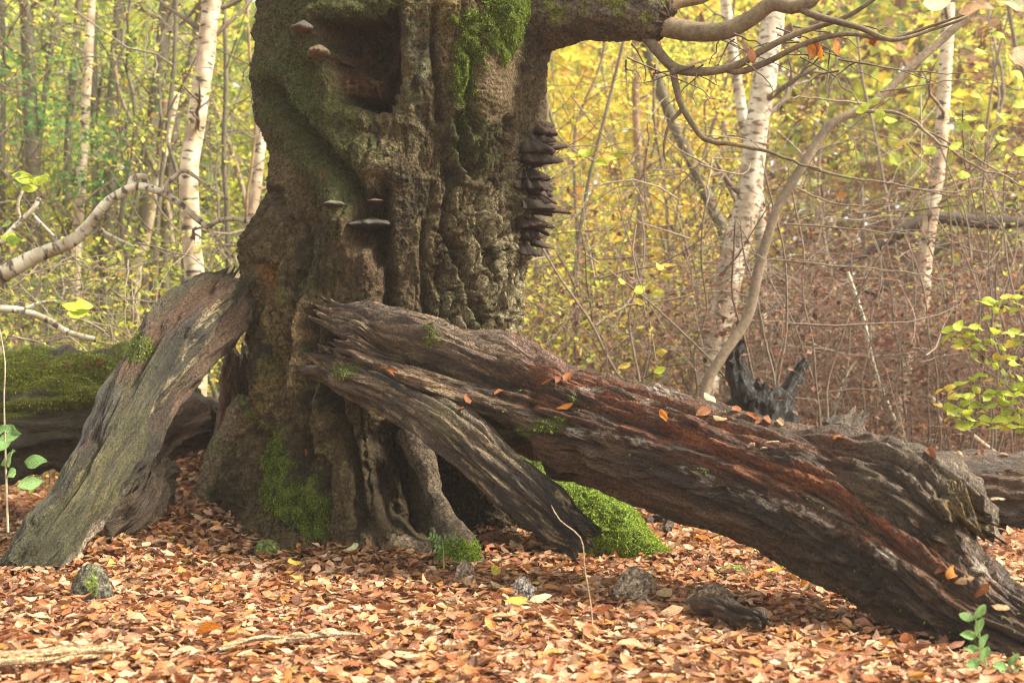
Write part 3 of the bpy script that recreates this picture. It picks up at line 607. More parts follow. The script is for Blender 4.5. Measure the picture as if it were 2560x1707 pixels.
redm = sstep(60, -40, polysdf(LU + wl_, LV + wl_, [(1290, 880), (1450, 940), (1640, 1000), (1900, 1090), (2150, 1180), (2300, 1330), (2480, 1480), (2420, 1480), (2150, 1320), (1900, 1190), (1640, 1110), (1450, 1020), (1350, 985)])) * L.front
C = mixc(C, (0.24, 0.075, 0.027), redm * sstep(-0.6, 0.2, n2 + 0.4 * g2) * 0.92); C = mixc(C, (0.40, 0.145, 0.05), redm * sstep(0.25, 0.7, g2 + n2) * 0.7)
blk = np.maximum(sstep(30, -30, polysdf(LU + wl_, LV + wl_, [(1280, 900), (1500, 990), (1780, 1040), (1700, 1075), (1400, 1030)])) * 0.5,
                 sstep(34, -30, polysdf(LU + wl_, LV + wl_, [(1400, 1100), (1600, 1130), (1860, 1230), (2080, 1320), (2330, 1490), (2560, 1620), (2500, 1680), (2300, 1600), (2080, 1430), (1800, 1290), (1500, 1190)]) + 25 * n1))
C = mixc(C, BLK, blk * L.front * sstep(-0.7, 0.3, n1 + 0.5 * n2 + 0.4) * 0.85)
C = mixc(C, (0.20, 0.115, 0.05), sstep(0.25, 0.75, -L.D[..., 2] + 0.2 * n1) * sstep(-0.3, 0.4, g2) * 0.6)  # underside: warm light bounced off the litter, painted into the wood colour
C = mixc(C, GREY, sstep(1400, 1200, LU) * (LU > 0) * sstep(-0.2, 0.5, g2 + 0.4 * n1) * 0.75)
C = mixc(C, PALE, sstep(1330, 1150, LU) * sstep(0.35, 0.8, g2 + 0.5 * n2 + 0.2) * 0.8)
C = mixc(C, (0.22, 0.19, 0.15), blob(LU, LV, 2230, 1150, 160, 80, 0.4) * sstep(-0.3, 0.3, g2) * 0.9)
C = mixc(C, (0.25, 0.19, 0.145), blob(LU, LV, 2400, 1400, 140, 40, 0.75) * 0.7)
C = mixc(C, (0.34, 0.28, 0.20), sstep(0.75, 1.25, g1) * sstep(-0.3, 0.3, n1) * 0.3 * (1 - 0.85 * redm)); C = mixc(C, (0.02, 0.015, 0.012), sstep(0.15, 0.5, -g2 - 0.2 * n1) * 0.6)
lic = sum(blob(LU, LV, *a) for a in ((1440, 1085, 40, 16, 0.3), (1510, 1085, 25, 10, 0.3), (1600, 1110, 45, 16, 0.3), (1760, 1200, 55, 15, 0.5), (1470, 970, 30, 8, 0.2), (1660, 985, 40, 8, 0.25), (1900, 1250, 90, 16, 0.3), (2040, 1290, 50, 14, 0.4), (2230, 1400, 50, 14, 0.6), (2260, 1310, 50, 26, 0.5), (2470, 1440, 80, 12, 0.6), (1620, 1000, 20, 7, 0.2)))
C = mixc(C, (0.55, 0.56, 0.56), sstep(0.36, 0.55, 0.6 * lic + 0.4 * n2 + 0.7 * fbm(L.cx * 50, L.sx * 50, L.S * 22, 3)) * sstep(0.12, 0.35, lic) * L.front * 0.95)
mssf = sum(k * blob(LU, LV, *a) for a, k in (((1375, 1065, 45, 20, 0.2), 1), ((1310, 1078, 30, 12, 0.3), .9), ((1430, 995, 22, 8), .9), ((1080, 860, 60, 18, 0.3), .75), ((870, 925, 40, 26), .8), ((980, 890, 40, 18, 0.3), .6), ((1400, 1050, 25, 10), .8), ((1760, 1175, 16, 8), .8)))
LM = sstep(0.42, 0.62, mssf + 0.25 * n2)
C = mixc(C, (0.11, 0.14, 0.02), LM)
L.d += 0.012 * LM
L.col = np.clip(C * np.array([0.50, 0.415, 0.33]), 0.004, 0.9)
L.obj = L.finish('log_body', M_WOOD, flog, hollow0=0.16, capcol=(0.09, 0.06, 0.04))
moss_mesh('moss', L.P, L.N, LM + 0.02, 4500, L.obj, (0.005, 0.013), ((0.12, 0.165, 0.015), (0.18, 0.22, 0.02), (0.07, 0.10, 0.015)), seed=12, label='small moss tufts on the log')
# side limb
def woodlog(name, ctrl, ns, nt, parent, base, alt, dark, seed, jag0=0.0, jag1=0.05, amp=(0.010, 0.006), hollow0=0.0, hollow1=0.02, squash=1.0, paint=None, jf=3.0, capcol=(0.08, 0.05, 0.03), mat=None, lump=0.02):
    g = Log(ctrl, ns, nt, squash, jag0, jag1, seed, jf); g.grain(amp[0], amp[1], 1.0, seed * 3.1)
    g.d += lump * fbm(g.cx * 6, g.sx * 6, g.S * 3 + seed, 3)
    n1, n2 = fbm(g.cx * 7, g.sx * 7, g.S * 1.6 + seed, 3), fbm(g.cx * 22, g.sx * 22, g.S * 4 + seed, 3)
    g.n1, g.n2 = n1, n2
    c = np.zeros(g.S.shape + (3,), np.float32) + np.asarray(base, np.float32)
    c = mixc(c, alt, sstep(-0.2, 0.5, g.g2 + 0.4 * n2) * 0.8); c = mixc(c, dark, sstep(0.0, 0.55, n1 + 0.3 * n2) * 0.85)
    g.col = c
    if paint: paint(g)
    g.col = np.clip(g.col * np.array([0.53, 0.48, 0.385]), 0.004, 0.9); g.obj = g.finish(name, mat or M_WOOD, parent, hollow0=hollow0, hollow1=hollow1, capcol=capcol); return g
def paint_fork(g):
    g.col = mixc(g.col, (0.015, 0.013, 0.012), sstep(0.0, 0.3, g.n1 + 0.5 * g.g2) * 0.8); g.col = mixc(g.col, (0.40, 0.32, 0.21), sstep(0.35, 0.6, g.g2 - 0.3 * g.n1) * 0.8)
    g.col = mixc(g.col, PALE, sstep(0.2, 0.7, g.g2 + 0.3 * g.n2) * sstep(0.2, 0.8, -g.D[..., 2] + 0.3) * 0.6)
    g.col = mixc(g.col, (0.27, 0.24, 0.15), blob(g.U, g.V, 1110, 1040, 70, 40, 0.6) * 0.7)
woodlog('side_limb', [cp(880, 935, 7.20, 0.06), cp(1000, 1000, 7.0, 0.10), cp(1110, 1062, 6.82, 0.12), cp(1220, 1150, 6.7, 0.125), cp(1330, 1240, 6.6, 0.12), cp(1410, 1310, 6.55, 0.11), cp(1462, 1352, 6.52, 0.10)], 240, 150, flog,
        (0.085, 0.06, 0.042), (0.20, 0.155, 0.11), BLK, 4, jag0=0.05, jag1=0.06, amp=(0.014, 0.007), squash=0.75, paint=paint_fork, jf=2.5, capcol=(0.20, 0.13, 0.09))
# broken knob near the far end
def paint_knob(g):
    g.col = mixc(g.col, (0.16, 0.06, 0.03), sstep(0.1, 0.6, g.n1 + 0.4 * g.g2) * sstep(2330, 2150, g.U) * 0.7)
    g.col = mixc(g.col, (0.30, 0.23, 0.09), blob(g.U, g.V, 2400, 1290, 45, 70) * sstep(-0.4, 0.3, g.n2))
woodlog('branch_stub', [cp(1960, 1185, 6.12, 0.15), cp(2080, 1195, 5.98, 0.19), cp(2200, 1222, 5.84, 0.205), cp(2300, 1262, 5.70, 0.20), cp(2365, 1310, 5.60, 0.18), cp(2400, 1350, 5.54, 0.15)], 160, 145, flog, (0.11, 0.075, 0.05), (0.21, 0.165, 0.115), (0.035, 0.024, 0.017), 6,
        jag1=0.13, amp=(0.035, 0.012), hollow1=0.16, paint=paint_knob, jf=2.6, capcol=(0.22, 0.16, 0.06))
woodlog('branch_stub', [cp(2090, 1110, 6.15, 0.10), cp(2120, 1075, 6.25, 0.085), cp(2140, 1050, 6.3, 0.06)], 50, 70, flog, (0.10, 0.07, 0.045), (0.17, 0.13, 0.09), (0.04, 0.03, 0.02), 8, jag1=0.06, hollow1=0.05)
woodlog('branch_stub', [cp(2330, 1370, 5.62, 0.10), cp(2420, 1445, 5.55, 0.095), cp(2500, 1500, 5.5, 0.085), cp(2620, 1560, 5.4, 0.08)], 90, 90, flog, (0.15, 0.09, 0.065), (0.23, 0.165, 0.125), (0.07, 0.035, 0.022), 9, jag1=0.03, amp=(0.012, 0.005))
# ---------------------------------------------------------------- broken log leaning on the old trunk
lean = empty('leaning_log', (-2.0, 7.3, 0), 'broken greenish grey log leaning on the hollow trunk, splintered foot in the leaves', 'log')
def paint_lean(g):
    u, v, fr = g.U, g.V, g.front
    g.col = mixc(g.col, (0.10, 0.11, 0.055), sstep(-0.2, 0.4, g.n1 + 0.1) * (v > 850) * 0.75)
    g.col = mixc(g.col, (0.22, 0.21, 0.10), blob(u, v, 230, 1200, 90, 120) * sstep(-0.2, 0.4, g.g2 + 0.4 * g.n2) * 0.8)
    g.col = mixc(g.col, (0.14, 0.075, 0.045), sstep(20, -20, polysdf(u, v, [(290, 880), (400, 780), (520, 690), (590, 700), (560, 760), (440, 830), (340, 920), (290, 960)])) * fr * 0.85)
    g.col = mixc(g.col, (0.045, 0.045, 0.042), sstep(22, -22, polysdf(u, v, [(400, 860), (500, 770), (540, 790), (470, 900), (420, 1000), (385, 1000)])) * fr * 0.85)
    g.col = mixc(g.col, (0.20, 0.135, 0.105), sstep(16, -16, polysdf(u, v, [(580, 760), (640, 740), (610, 840), (500, 1000), (400, 1140), (385, 1060), (470, 960), (540, 850)])) * fr * 0.9)
    fl = sstep(16, -12, polysdf(u, v, [(540, 745), (570, 745), (530, 830), (480, 940), (400, 1035), (375, 1030), (440, 920), (490, 820)]))
    g.col = mixc(g.col, (0.50, 0.43, 0.31), fl * sstep(0.05, 0.25, g.n2 + 0.4 * fbm(g.cx * 70, g.sx * 70, g.S * 50, 2)) * fr)
    g.col = mixc(g.col, (0.52, 0.46, 0.42), sstep(10, -8, polysdf(u, v, [(90, 1440), (180, 1380), (290, 1270), (310, 1270), (250, 1360), (130, 1450)])) * sstep(-0.5, 0.2, g.g2) * fr * 0.9)
    g.col = mixc(g.col, (0.14, 0.06, 0.04), blob(u, v, 215, 1090, 60, 14, -0.95) * 0.7)
    g.col = mixc(g.col, (0.03, 0.028, 0.024), sstep(0.1, 0.4, -g.n1 + 0.3 * g.n2) * (v > 900) * 0.7)
    g.lm = sstep(0.45, 0.7, blob(u, v, 330, 860, 50, 50) + 0.3 * g.n2 + 0.3 * blob(u, v, 380, 860, 40, 20)); g.col = mixc(g.col, (0.11, 0.13, 0.02), g.lm)
    q = linedist(u, v, [(600, 760), (520, 880), (440, 990), (390, 1060)]); g.d += fr * (-0.05 * np.exp(-(q / 16) ** 2))
    q = linedist(u, v, [(520, 720), (400, 830), (320, 960)]); g.d += fr * (-0.04 * np.exp(-(q / 14) ** 2))
    q = linedist(u, v, [(240, 1100), (180, 1230), (90, 1340)]); g.d += fr * (-0.03 * np.exp(-(q / 10) ** 2))
    g.d += 0.03 * blob(u, v, 130, 1330, 60, 60)
lg = woodlog('log_body', [cp(40, 1455, 7.02, 0.095), cp(115, 1372, 7.1, 0.135), cp(215, 1240, 7.25, 0.165), cp(300, 1095, 7.48, 0.178), cp(375, 965, 7.68, 0.195), cp(455, 855, 7.86, 0.228), cp(535, 775, 8.0, 0.215), cp(590, 715, 8.1, 0.14)], 300, 205, lean,
        (0.085, 0.078, 0.05), (0.15, 0.135, 0.085), (0.035, 0.03, 0.024), 11, jag0=0.06, jag1=0.16, amp=(0.012, 0.005), hollow1=0.2, hollow0=0.08, paint=paint_lean, jf=2.2, capcol=(0.10, 0.06, 0.04), lump=0.035)
moss_mesh('moss', lg.P, lg.N, lg.lm ** 2 + 1e-6, 1200, lg.obj, (0.006, 0.016), seed=14)

# rotten wood standing beside the trunk and lumps under the leaning log
rot = empty('rotten_stump', (*px(585, 1050, 8.5)[:2], 0.2), 'splintered reddish rotten stump wedged beside the hollow trunk', 'stump')
woodlog('stump_body', [cp(570, 1190, 8.42, 0.13), cp(575, 1080, 8.42, 0.095), cp(590, 980, 8.42, 0.085), cp(600, 910, 8.4, 0.085), cp(598, 880, 8.4, 0.06)], 110, 90, rot, (0.17, 0.09, 0.055), (0.30, 0.17, 0.10), (0.06, 0.035, 0.022), 14, jag1=0.10, hollow1=0.03, amp=(0.022, 0.009), capcol=(0.32, 0.22, 0.12))
mound = empty('rotten_wood_mound', (*px(380, 1180, 7.9)[:2], 0), 'low mound of crumbly grey rotten wood under the leaning log', 'wood')
woodlog('wood_body', [cp(270, 1330, 7.75, 0.10), cp(330, 1290, 7.8, 0.125), cp(365, 1230, 7.9, 0.13), cp(385, 1180, 8.0, 0.10), cp(400, 1150, 8.1, 0.06)], 120, 120, mound, (0.11, 0.075, 0.048), (0.18, 0.13, 0.085), (0.04, 0.027, 0.018), 15, amp=(0.04, 0.016), jag1=0.06, lump=0.08)
deb = empty('rotten_debris', (*px(480, 1080, 9.2)[:2], 0.1), 'dark heap of decayed wood in the shadow behind the leaning log', 'wood')
woodlog('wood_body', [cp(380, 1120, 9.0, 0.16), cp(450, 1090, 9.1, 0.2), cp(520, 1070, 9.2, 0.18), cp(580, 1080, 9.2, 0.1)], 90, 90, deb, (0.13, 0.075, 0.045), (0.26, 0.15, 0.09), (0.05, 0.03, 0.02), 16, amp=(0.05, 0.015), lump=0.09)

# ---------------------------------------------------------------- mossy log behind the leaning one
ml = empty('mossy_log', (-3.0, 9.3, 0), 'thick fallen log blanketed in bright green moss behind the leaning log', 'log')
def paint_mossy(g):
    u, v = g.U, g.V
    for pts, w, dep in (([(-200, 945), (60, 940), (180, 925), (300, 930)], 16, -0.17), ([(-200, 1010), (80, 1030), (250, 1000)], 10, -0.06), ([(-100, 1090), (200, 1080)], 12, -0.06)):
        g.d += g.front * dep * np.exp(-(linedist(u, v + 12 * g.n1, pts) / w) ** 2)
    g.m = sstep(0.15, 0.5, 0.55 * g.D[..., 2] + 0.30 + 0.5 * g.n1 + 0.25 * g.n2 - 0.6 * blob(u, v, 180, 885, 80, 30) - 0.4 * sstep(1040, 1110, v))
    g.d += 0.02 * g.m * (1 + g.n2); g.col = mixc(g.col, (0.22, 0.26, 0.025), g.m)
mg = woodlog('log_body', [cp(-420, 1050, 9.0, 0.38), cp(-150, 1045, 9.1, 0.385), cp(100, 1035, 9.2, 0.37), cp(300, 1030, 9.4, 0.36), cp(460, 1040, 9.6, 0.32)], 190, 160, ml, (0.10, 0.09, 0.06), (0.17, 0.15, 0.10), (0.05, 0.045, 0.035), 18, paint=paint_mossy, lump=0.11)
moss_mesh('moss', mg.P, mg.N, mg.m ** 2 * (mg.front + 0.05), 22000, mg.obj, (0.007, 0.018), ((0.30, 0.37, 0.03), (0.44, 0.48, 0.05), (0.17, 0.24, 0.025)), 19, 'thick yellow green moss carpet')

# ---------------------------------------------------------------- second log lying behind the long one
bl = empty('lying_log', (2.4, 8.7, 0), 'dark brown rotting log lying level behind the long fallen log, leaves on top', 'log')
woodlog('log_body', [cp(1640, 1338, 8.75, 0.10), cp(1800, 1310, 8.75, 0.15), cp(2050, 1270, 8.75, 0.20), cp(2300, 1222, 8.75, 0.225), cp(2560, 1222, 8.75, 0.22), cp(2800, 1225, 8.7, 0.22)], 190, 110, bl, (0.11, 0.06, 0.035), (0.19, 0.12, 0.075), (0.04, 0.025, 0.018), 22, jag0=0.1, amp=(0.022, 0.010), lump=0.03,
        paint=lambda g: setattr(g, 'col', mixc(g.col, (0.45, 0.42, 0.38), blob(g.U, g.V, 2490, 1285, 60, 8) * sstep(-0.2, 0.3, g.n2) * 0.8)))
bracket(px(2490, 1248, 8.55), 0.13, 0.08, 0.02, (0, -1, 0), bl, (0.30, 0.24, 0.15), (0.10, 0.06, 0.04), seed=41)
# shelf fungi on the long log
for u, v, w, s in ((1915, 1122, 0.075, 51), (1935, 1108, 0.10, 52), (1880, 1112, 0.03, 53)):
    bracket(px(u, v, 5.99), w, 0.055, 0.014, (0.1, -1, 0.0), flog, (0.36, 0.27, 0.19), (0.42, 0.32, 0.22), tilt=-0.35, rag=0.1, seed=s, label='pale fan shaped shelf fungus on the log')

# ---------------------------------------------------------------- small stumps, stones, sticks on the leaf floor
def lump(name, u, v, y, w, h, d, base, alt, dark, seed, label, cat, rag=0.22, mossy=0.0, tilt=0.0, shard=False):
    c = px(u, v, y); root = empty(name, (c[0], y, float(gz(c[0], y)) + 0.012), label, cat)
    w, d, h = w * 1.15, d * 1.15, h * 1.1; n, m = 46, 64; th = np.linspace(0, 2 * np.pi, m, endpoint=False); t = np.linspace(0, 1, n)
    T, H = np.meshgrid(t, th, indexing='ij')
    if shard: pr, zz_ = np.sin(np.pi * np.clip(T, 0.03, 0.97)) ** 0.6 * (1 - 0.35 * T), T
    else: pr, zz_ = np.sqrt(np.clip(1 - T ** 2.2, 0.0, 1)) * (1 - 0.05), T
    X, Y = np.cos(H) * pr, np.sin(H) * pr
    dn = 1 + rag * fbm(X * 2 + seed, Y * 2, zz_ * 2, 4, 0.6) + rag * 0.35 * ridged(X * 5, Y * 5 + seed, zz_ * 9, 3)
    P = np.stack([X * w * 0.5 * dn + tilt * zz_ * h, Y * d * 0.5 * dn, zz_ * h * (1 + 0.5 * rag * fbm(X * 3, Y * 3, seed, 3)) - 0.06 * (T < 0.02)], -1)
    nn = fbm(X * 5, Y * 5 + seed, zz_ * 5, 3); c_ = mixc(np.zeros(P.shape) + base, alt, sstep(-0.1, 0.5, nn)); c_ = mixc(c_, dark, sstep(0.1, 0.6, -nn))
    if mossy: c_ = mixc(c_, (0.11, 0.15, 0.02), sstep(0.5, 0.8, blob(X, zz_, 0.2, 0.55, 0.35, 0.35) + 0.4 * nn) * mossy)
    me = mesh_np(name, P, [grid_faces(n, m), np.arange((n - 1) * m, n * m)[None]], M_BARK, c_)
    o = link(name + '_body', me, root); return root
GRYW = ((0.25, 0.18, 0.125), (0.36, 0.28, 0.20), (0.12, 0.08, 0.05))
lump('stone', 228, 1530, 6.25, 0.15, 0.16, 0.12, (0.09, 0.085, 0.06), (0.14, 0.13, 0.09), (0.05, 0.045, 0.035), 2.2, 'small angular dark grey stone with a moss spot below the leaning log', 'stone', 0.18, 0.9, 0.035)
lump('root_burl', 1588, 1500, 6.35, 0.17, 0.14, 0.15, *GRYW, 5.5, 'round fibrous grey root burl poking through leaves below the mossy root', 'root burl')
lump('root_burl', 1780, 1540, 6.15, 0.20, 0.105, 0.17, (0.19, 0.12, 0.075), (0.33, 0.24, 0.16), (0.09, 0.05, 0.03), 7.7, 'flattened brown root burl in leaves under the long log', 'root burl', 0.2, 0, 0.03)
lump('root_burl', 1165, 1478, 6.75, 0.085, 0.10, 0.07, *GRYW, 9.1, 'thin pointed grey root burl in front of the seedling', 'root burl', 0.3)
lump('root_burl', 1305, 1512, 6.35, 0.09, 0.09, 0.08, (0.30, 0.26, 0.23), (0.45, 0.40, 0.36), (0.12, 0.09, 0.07), 11.3, 'tiny pale silvery root burl in the open leaves', 'root burl', 0.4)
lump('moss_cushion', 670, 1405, 7.35, 0.13, 0.075, 0.12, (0.10, 0.13, 0.03), (0.15, 0.17, 0.05), (0.06, 0.07, 0.02), 3.2, 'small dull green moss cushion in leaves before the mossy trunk base', 'moss', 0.12)
for u, v, y, sx, lab in ((1835, 1440, 6.9, 0.17, 'flat moss patch among leaves under the long log'), (1130, 1395, 7.18, 0.18, 'moss cushion at the foot of the thin root')):
    lump('moss_cushion', u, v, y, sx, 0.05, 0.12, (0.11, 0.15, 0.025), (0.16, 0.20, 0.04), (0.07, 0.09, 0.02), u * 0.01, lab, 'moss', 0.12)
def stick(name, ctrl, label, cat, base, alt, dark, seed, ns=110, nt=40, **kw):
    p = np.array(ctrl)[:, :3].mean(0); e = empty(name, (p[0], p[1], 0), label, cat)
    return woodlog(name + '_body', ctrl, ns, nt, e, base, alt, dark, seed, amp=(0.003, 0.002), lump=0.008, **kw)
def gp(u, y, r, dz=0.0):
    x = (u - 1280) / F_PX * y; return (x, y, float(gz(x, y)) + r * 0.7 + 0.062 + dz, r)
stick('dead_stick', [gp(-60, 4.75, .026), gp(90, 4.85, .028), gp(180, 4.9, .030), gp(270, 4.97, .024), gp(300, 4.98, .020)], 'thick pale barkless stick with a dark collar at the frame corner', 'stick', (0.80, 0.58, 0.38), (1.1, 0.9, 0.62), (0.36, 0.24, 0.14), 31, jag1=0.02)
stick('dead_stick', [gp(545, 5.15, .018), gp(640, 5.25, .020), gp(740, 5.33, .020), gp(800, 5.36, .015), gp(905, 5.35, .008)], 'slender bleached stick half sunk in the leaf litter', 'stick', (0.90, 0.70, 0.5), (1.2, 1.05, 0.85), (0.5, 0.35, 0.2), 32, jag1=0.02)
stick('rotten_branch', [gp(1745, 5.95, .035), gp(1800, 5.75, .045), gp(1850, 5.62, .05), gp(1895, 5.52, .045), gp(1910, 5.48, .03)], 'short dark rotten branch piece lying in leaves below the root burls', 'branch', (0.13, 0.085, 0.06), (0.22, 0.15, 0.10), (0.05, 0.035, 0.025), 33, jag1=0.04, ns=90, nt=60)
stick('dead_branch', [gp(1660, 8.0, .04, .0), (*px(1662, 1340, 8.05), .04), (*px(1672, 1290, 8.1), .035), (*px(1690, 1240, 8.15), .03)], 'grey upright branch stub under the long log', 'branch', (0.24, 0.20, 0.14), (0.34, 0.29, 0.21), (0.10, 0.08, 0.05), 34)

# ---------------------------------------------------------------- leaf litter
def leafgrid(nl, nw):
    """unit beech leaf: along -0.5..0.5, half width profile"""
    t = np.linspace(0, 1, nl); prof_ = np.sin(np.pi * np.clip(t, 0.0, 1)) ** 0.75 * (1 - 0.18 * t); prof_[0] = 0.05; prof_[-1] = 0.02
    s = np.linspace(-1, 1, nw); T, S = np.meshgrid(t, s, indexing='ij'); return T, S, prof_[:, None]
def leaves(n, nl, nw, rg, size=(0.05, 0.085), curl=(0.1, 0.9), bend=0.5):
    T, S, W = leafgrid(nl, nw)
    L = rg.uniform(*size, n)[:, None, None]; wr = rg.uniform(0.52, 0.72, n)[:, None, None]
    cu = rg.uniform(*curl, n)[:, None, None] * rg.choice([-1, 1, 1], n)[:, None, None]; be = rg.normal(0, bend, n)[:, None, None]; tw_ = rg.normal(0, 0.5, n)[:, None, None]
    a = S * cu * 1.25                                                     # roll across
    hw_ = W * wr * 0.5
    k = np.where(np.abs(cu) < 0.05, 0.05, cu) * 1.25
    y = np.sin(a) / k * hw_; z = (1 - np.cos(a)) / k * hw_
    x = T - 0.5; z = z + be * (x ** 2) * 0.9 + 0.03 * np.sin(S * 3 + T * 11 + be * 9) * np.abs(S)
    c, s = np.cos(tw_ * x * 2), np.sin(tw_ * x * 2); y, z = y * c - z * s, y * s + z * c
    P = np.stack(np.broadcast_arrays(x * L, y * L, z * L), -1)
    return P.reshape(n, -1, 3), np.stack([T, S], -1).reshape(-1, 2)
def orient(P, yaw, pitch, roll):
    def rot(P, ax, ang):
        c, s = np.cos(ang)[:, None], np.sin(ang)[:, None]; i, j = [(1, 2), (2, 0), (0, 1)][ax]
        Q = P.copy(); Q[..., i] = P[..., i] * c - P[..., j] * s; Q[..., j] = P[..., i] * s + P[..., j] * c; return Q
    return rot(rot(rot(P, 0, roll), 1, pitch), 2, yaw)
PAL = np.array(RAMP + [(0.56, 0.37, 0.24), (0.52, 0.31, 0.19), (0.50, 0.30, 0.17), (0.48, 0.36, 0.20), (0.42, 0.20, 0.05), (0.46, 0.31, 0.07), (0.15, 0.06, 0.035), (0.13, 0.055, 0.03)])
PALW = np.array([3, 4, 3, 4, 4, 1.4, 2, 3, 3, 3, 4.5, 4.5, 2.2, .8, .9, .35, .7, .6]); PALW = PALW / PALW.sum()
def leaf_cloud(name, pos, nl, nw, rg, size, tilt=0.4, parent=None, mat=M_LITTER, pal=PAL, palw=PALW, curl=(0.1, 0.9), bright=None):
    n = len(pos); P, uv = leaves(n, nl, nw, rg, size, curl)
    P = orient(P, rg.uniform(0, 2 * np.pi, n), rg.normal(0, tilt, n), rg.normal(0, tilt, n)) + pos[:, None]
    f = grid_faces(nl, nw, False); F = (f[None] + (np.arange(n) * nl * nw)[:, None, None]).reshape(-1, 4)
    c = pal[rg.choice(len(pal), n, p=palw)] * rg.uniform(0.6, 1.3, (n, 1))
    me = mesh_np(name, P.reshape(-1, 3) - (np.array(parent.location) if parent else 0), [F], mat, np.repeat(c, nl * nw, 0), vuv=np.tile(uv, (n, 1)))
    return link(name, me, parent)
rg = np.random.default_rng(77)
def in_trunk(x, y):
    return ((x + 0.70) / 0.88) ** 2 + ((y - 8.5) / 0.85) ** 2 < 1
def scatter(n, y0, y1, spread=0.40, pw=1.0):
    y = y0 + (y1 - y0) * rg.uniform(0, 1, n) ** pw; x = rg.uniform(-1, 1, n) * (spread * y + 0.25)
    k = ~in_trunk(x, y); return x[k], y[k]
x, y = scatter(23500, 3.9, 7.4); p1 = np.stack([x, y, gz(x, y) + rg.uniform(0.006, 0.05, len(x))], -1)
o1 = leaf_cloud('leaf_litter', p1, 4, 4, rg, (0.042, 0.088), 0.27, curl=(0.05, 0.9))
tag(o1, 'thick carpet of brown and orange beech leaves in front of the trunk', 'leaf litter', None, 'stuff')
x, y = scatter(19000, 7.3, 13.5, 0.44); p2 = np.stack([x, y, gz(x, y) + rg.uniform(0.005, 0.05, len(x))], -1)
o2 = leaf_cloud('leaf_litter', p2, 4, 3, rg, (0.05, 0.095), 0.3, curl=(0.05, 0.9))
tag(o2, 'carpet of brown beech leaves around and behind the fallen logs', 'leaf litter', None, 'stuff')
def patch(n, x0, x1, y0, y1):
    x, y = rg.uniform(x0, x1, n), rg.uniform(y0, y1, n); k = ((x + 0.70) / 0.80) ** 2 + ((y - 8.5) / 0.75) ** 2 > 1; x, y = x[k], y[k]
    return np.stack([x, y, gz(x, y) + rg.uniform(0.005, 0.06, len(x))], -1)
o3 = leaf_cloud('leaf_litter', np.vstack([patch(3600, -2.6, -0.9, 7.35, 9.6), patch(2600, -0.3, 1.9, 7.2, 9.0)]), 4, 3, rg, (0.05, 0.092), 0.32, curl=(0.05, 0.9))
tag(o3, 'brown beech leaves drifted against the trunk base and roots', 'leaf litter', None, 'stuff')
# the largest leaves, one by one, on top of the litter
protos = []
for k in range(14):
    P, uv = leaves(1, 8, 7, rg, (0.07, 0.105), (0.1, 1.1)); 
    me = mesh_np('leaf', P[0] + np.array([0, 0, 0.0]), [grid_faces(8, 7, False)], M_LEAFOBJ, vuv=uv); protos.append(me)
cand_y = 4.15 + 2.3 * rg.uniform(0, 1, 300) ** 1.5; cand_x = rg.uniform(-0.37, 0.37, 300) * cand_y
for k in range(300):
    o = bpy.data.objects.new('leaf', protos[k % 14]); COL.objects.link(o); o.parent = ground
    o.location = (cand_x[k], cand_y[k], float(gz(cand_x[k], cand_y[k])) + rg.uniform(0.045, 0.065))
    o.rotation_euler = (rg.normal(0, 0.28), rg.normal(0, 0.28), rg.uniform(0, 6.28))
# odd leaves with a colour of their own
def solid_leaf_mat(name, c): 
    m = mat_leaf(name, 0.5, 0.35, True, [c, tuple(0.8 * q for q in c)]); return m
ML = {'yellow': solid_leaf_mat('yellow_leaf', (0.62, 0.48, 0.08)), 'pale': solid_leaf_mat('pale_leaf', (0.62, 0.62, 0.36)), 'orange': solid_leaf_mat('orange_leaf', (0.60, 0.22, 0.03)), 'cream': solid_leaf_mat('cream_leaf', (0.56, 0.37, 0.20)),
      'green': solid_leaf_mat('fresh_green_leaf', (0.24, 0.36, 0.05)), 'brown': solid_leaf_mat('brown_leaf', (0.26, 0.09, 0.03)), 'lime': solid_leaf_mat('lime_leaf', (0.46, 0.55, 0.06)), 'sage': solid_leaf_mat('sage_leaf', (0.20, 0.36, 0.11))}
def one_leaf(c, colr, size, rot, name='fallen_leaf', label=None, group=None, parent=None, cat='leaf', cl=(0.15, 0.6)):
    P, uv = leaves(1, 9, 7, rg, (size, size * 1.05), cl, 0.4)
    o = link(name, mesh_np(name, P[0], [grid_faces(9, 7, False)], ML[colr], vuv=uv), parent); o.location = [float(q) for q in c]; o.rotation_euler = rot
    return tag(o, label, cat, group) if label else o
def gl(u, v):
    y = F_PX * CAM_H / (v - 853.5); x = (u - 1280) / F_PX * y; return np.array([x, y, float(gz(x, y)) + 0.07])
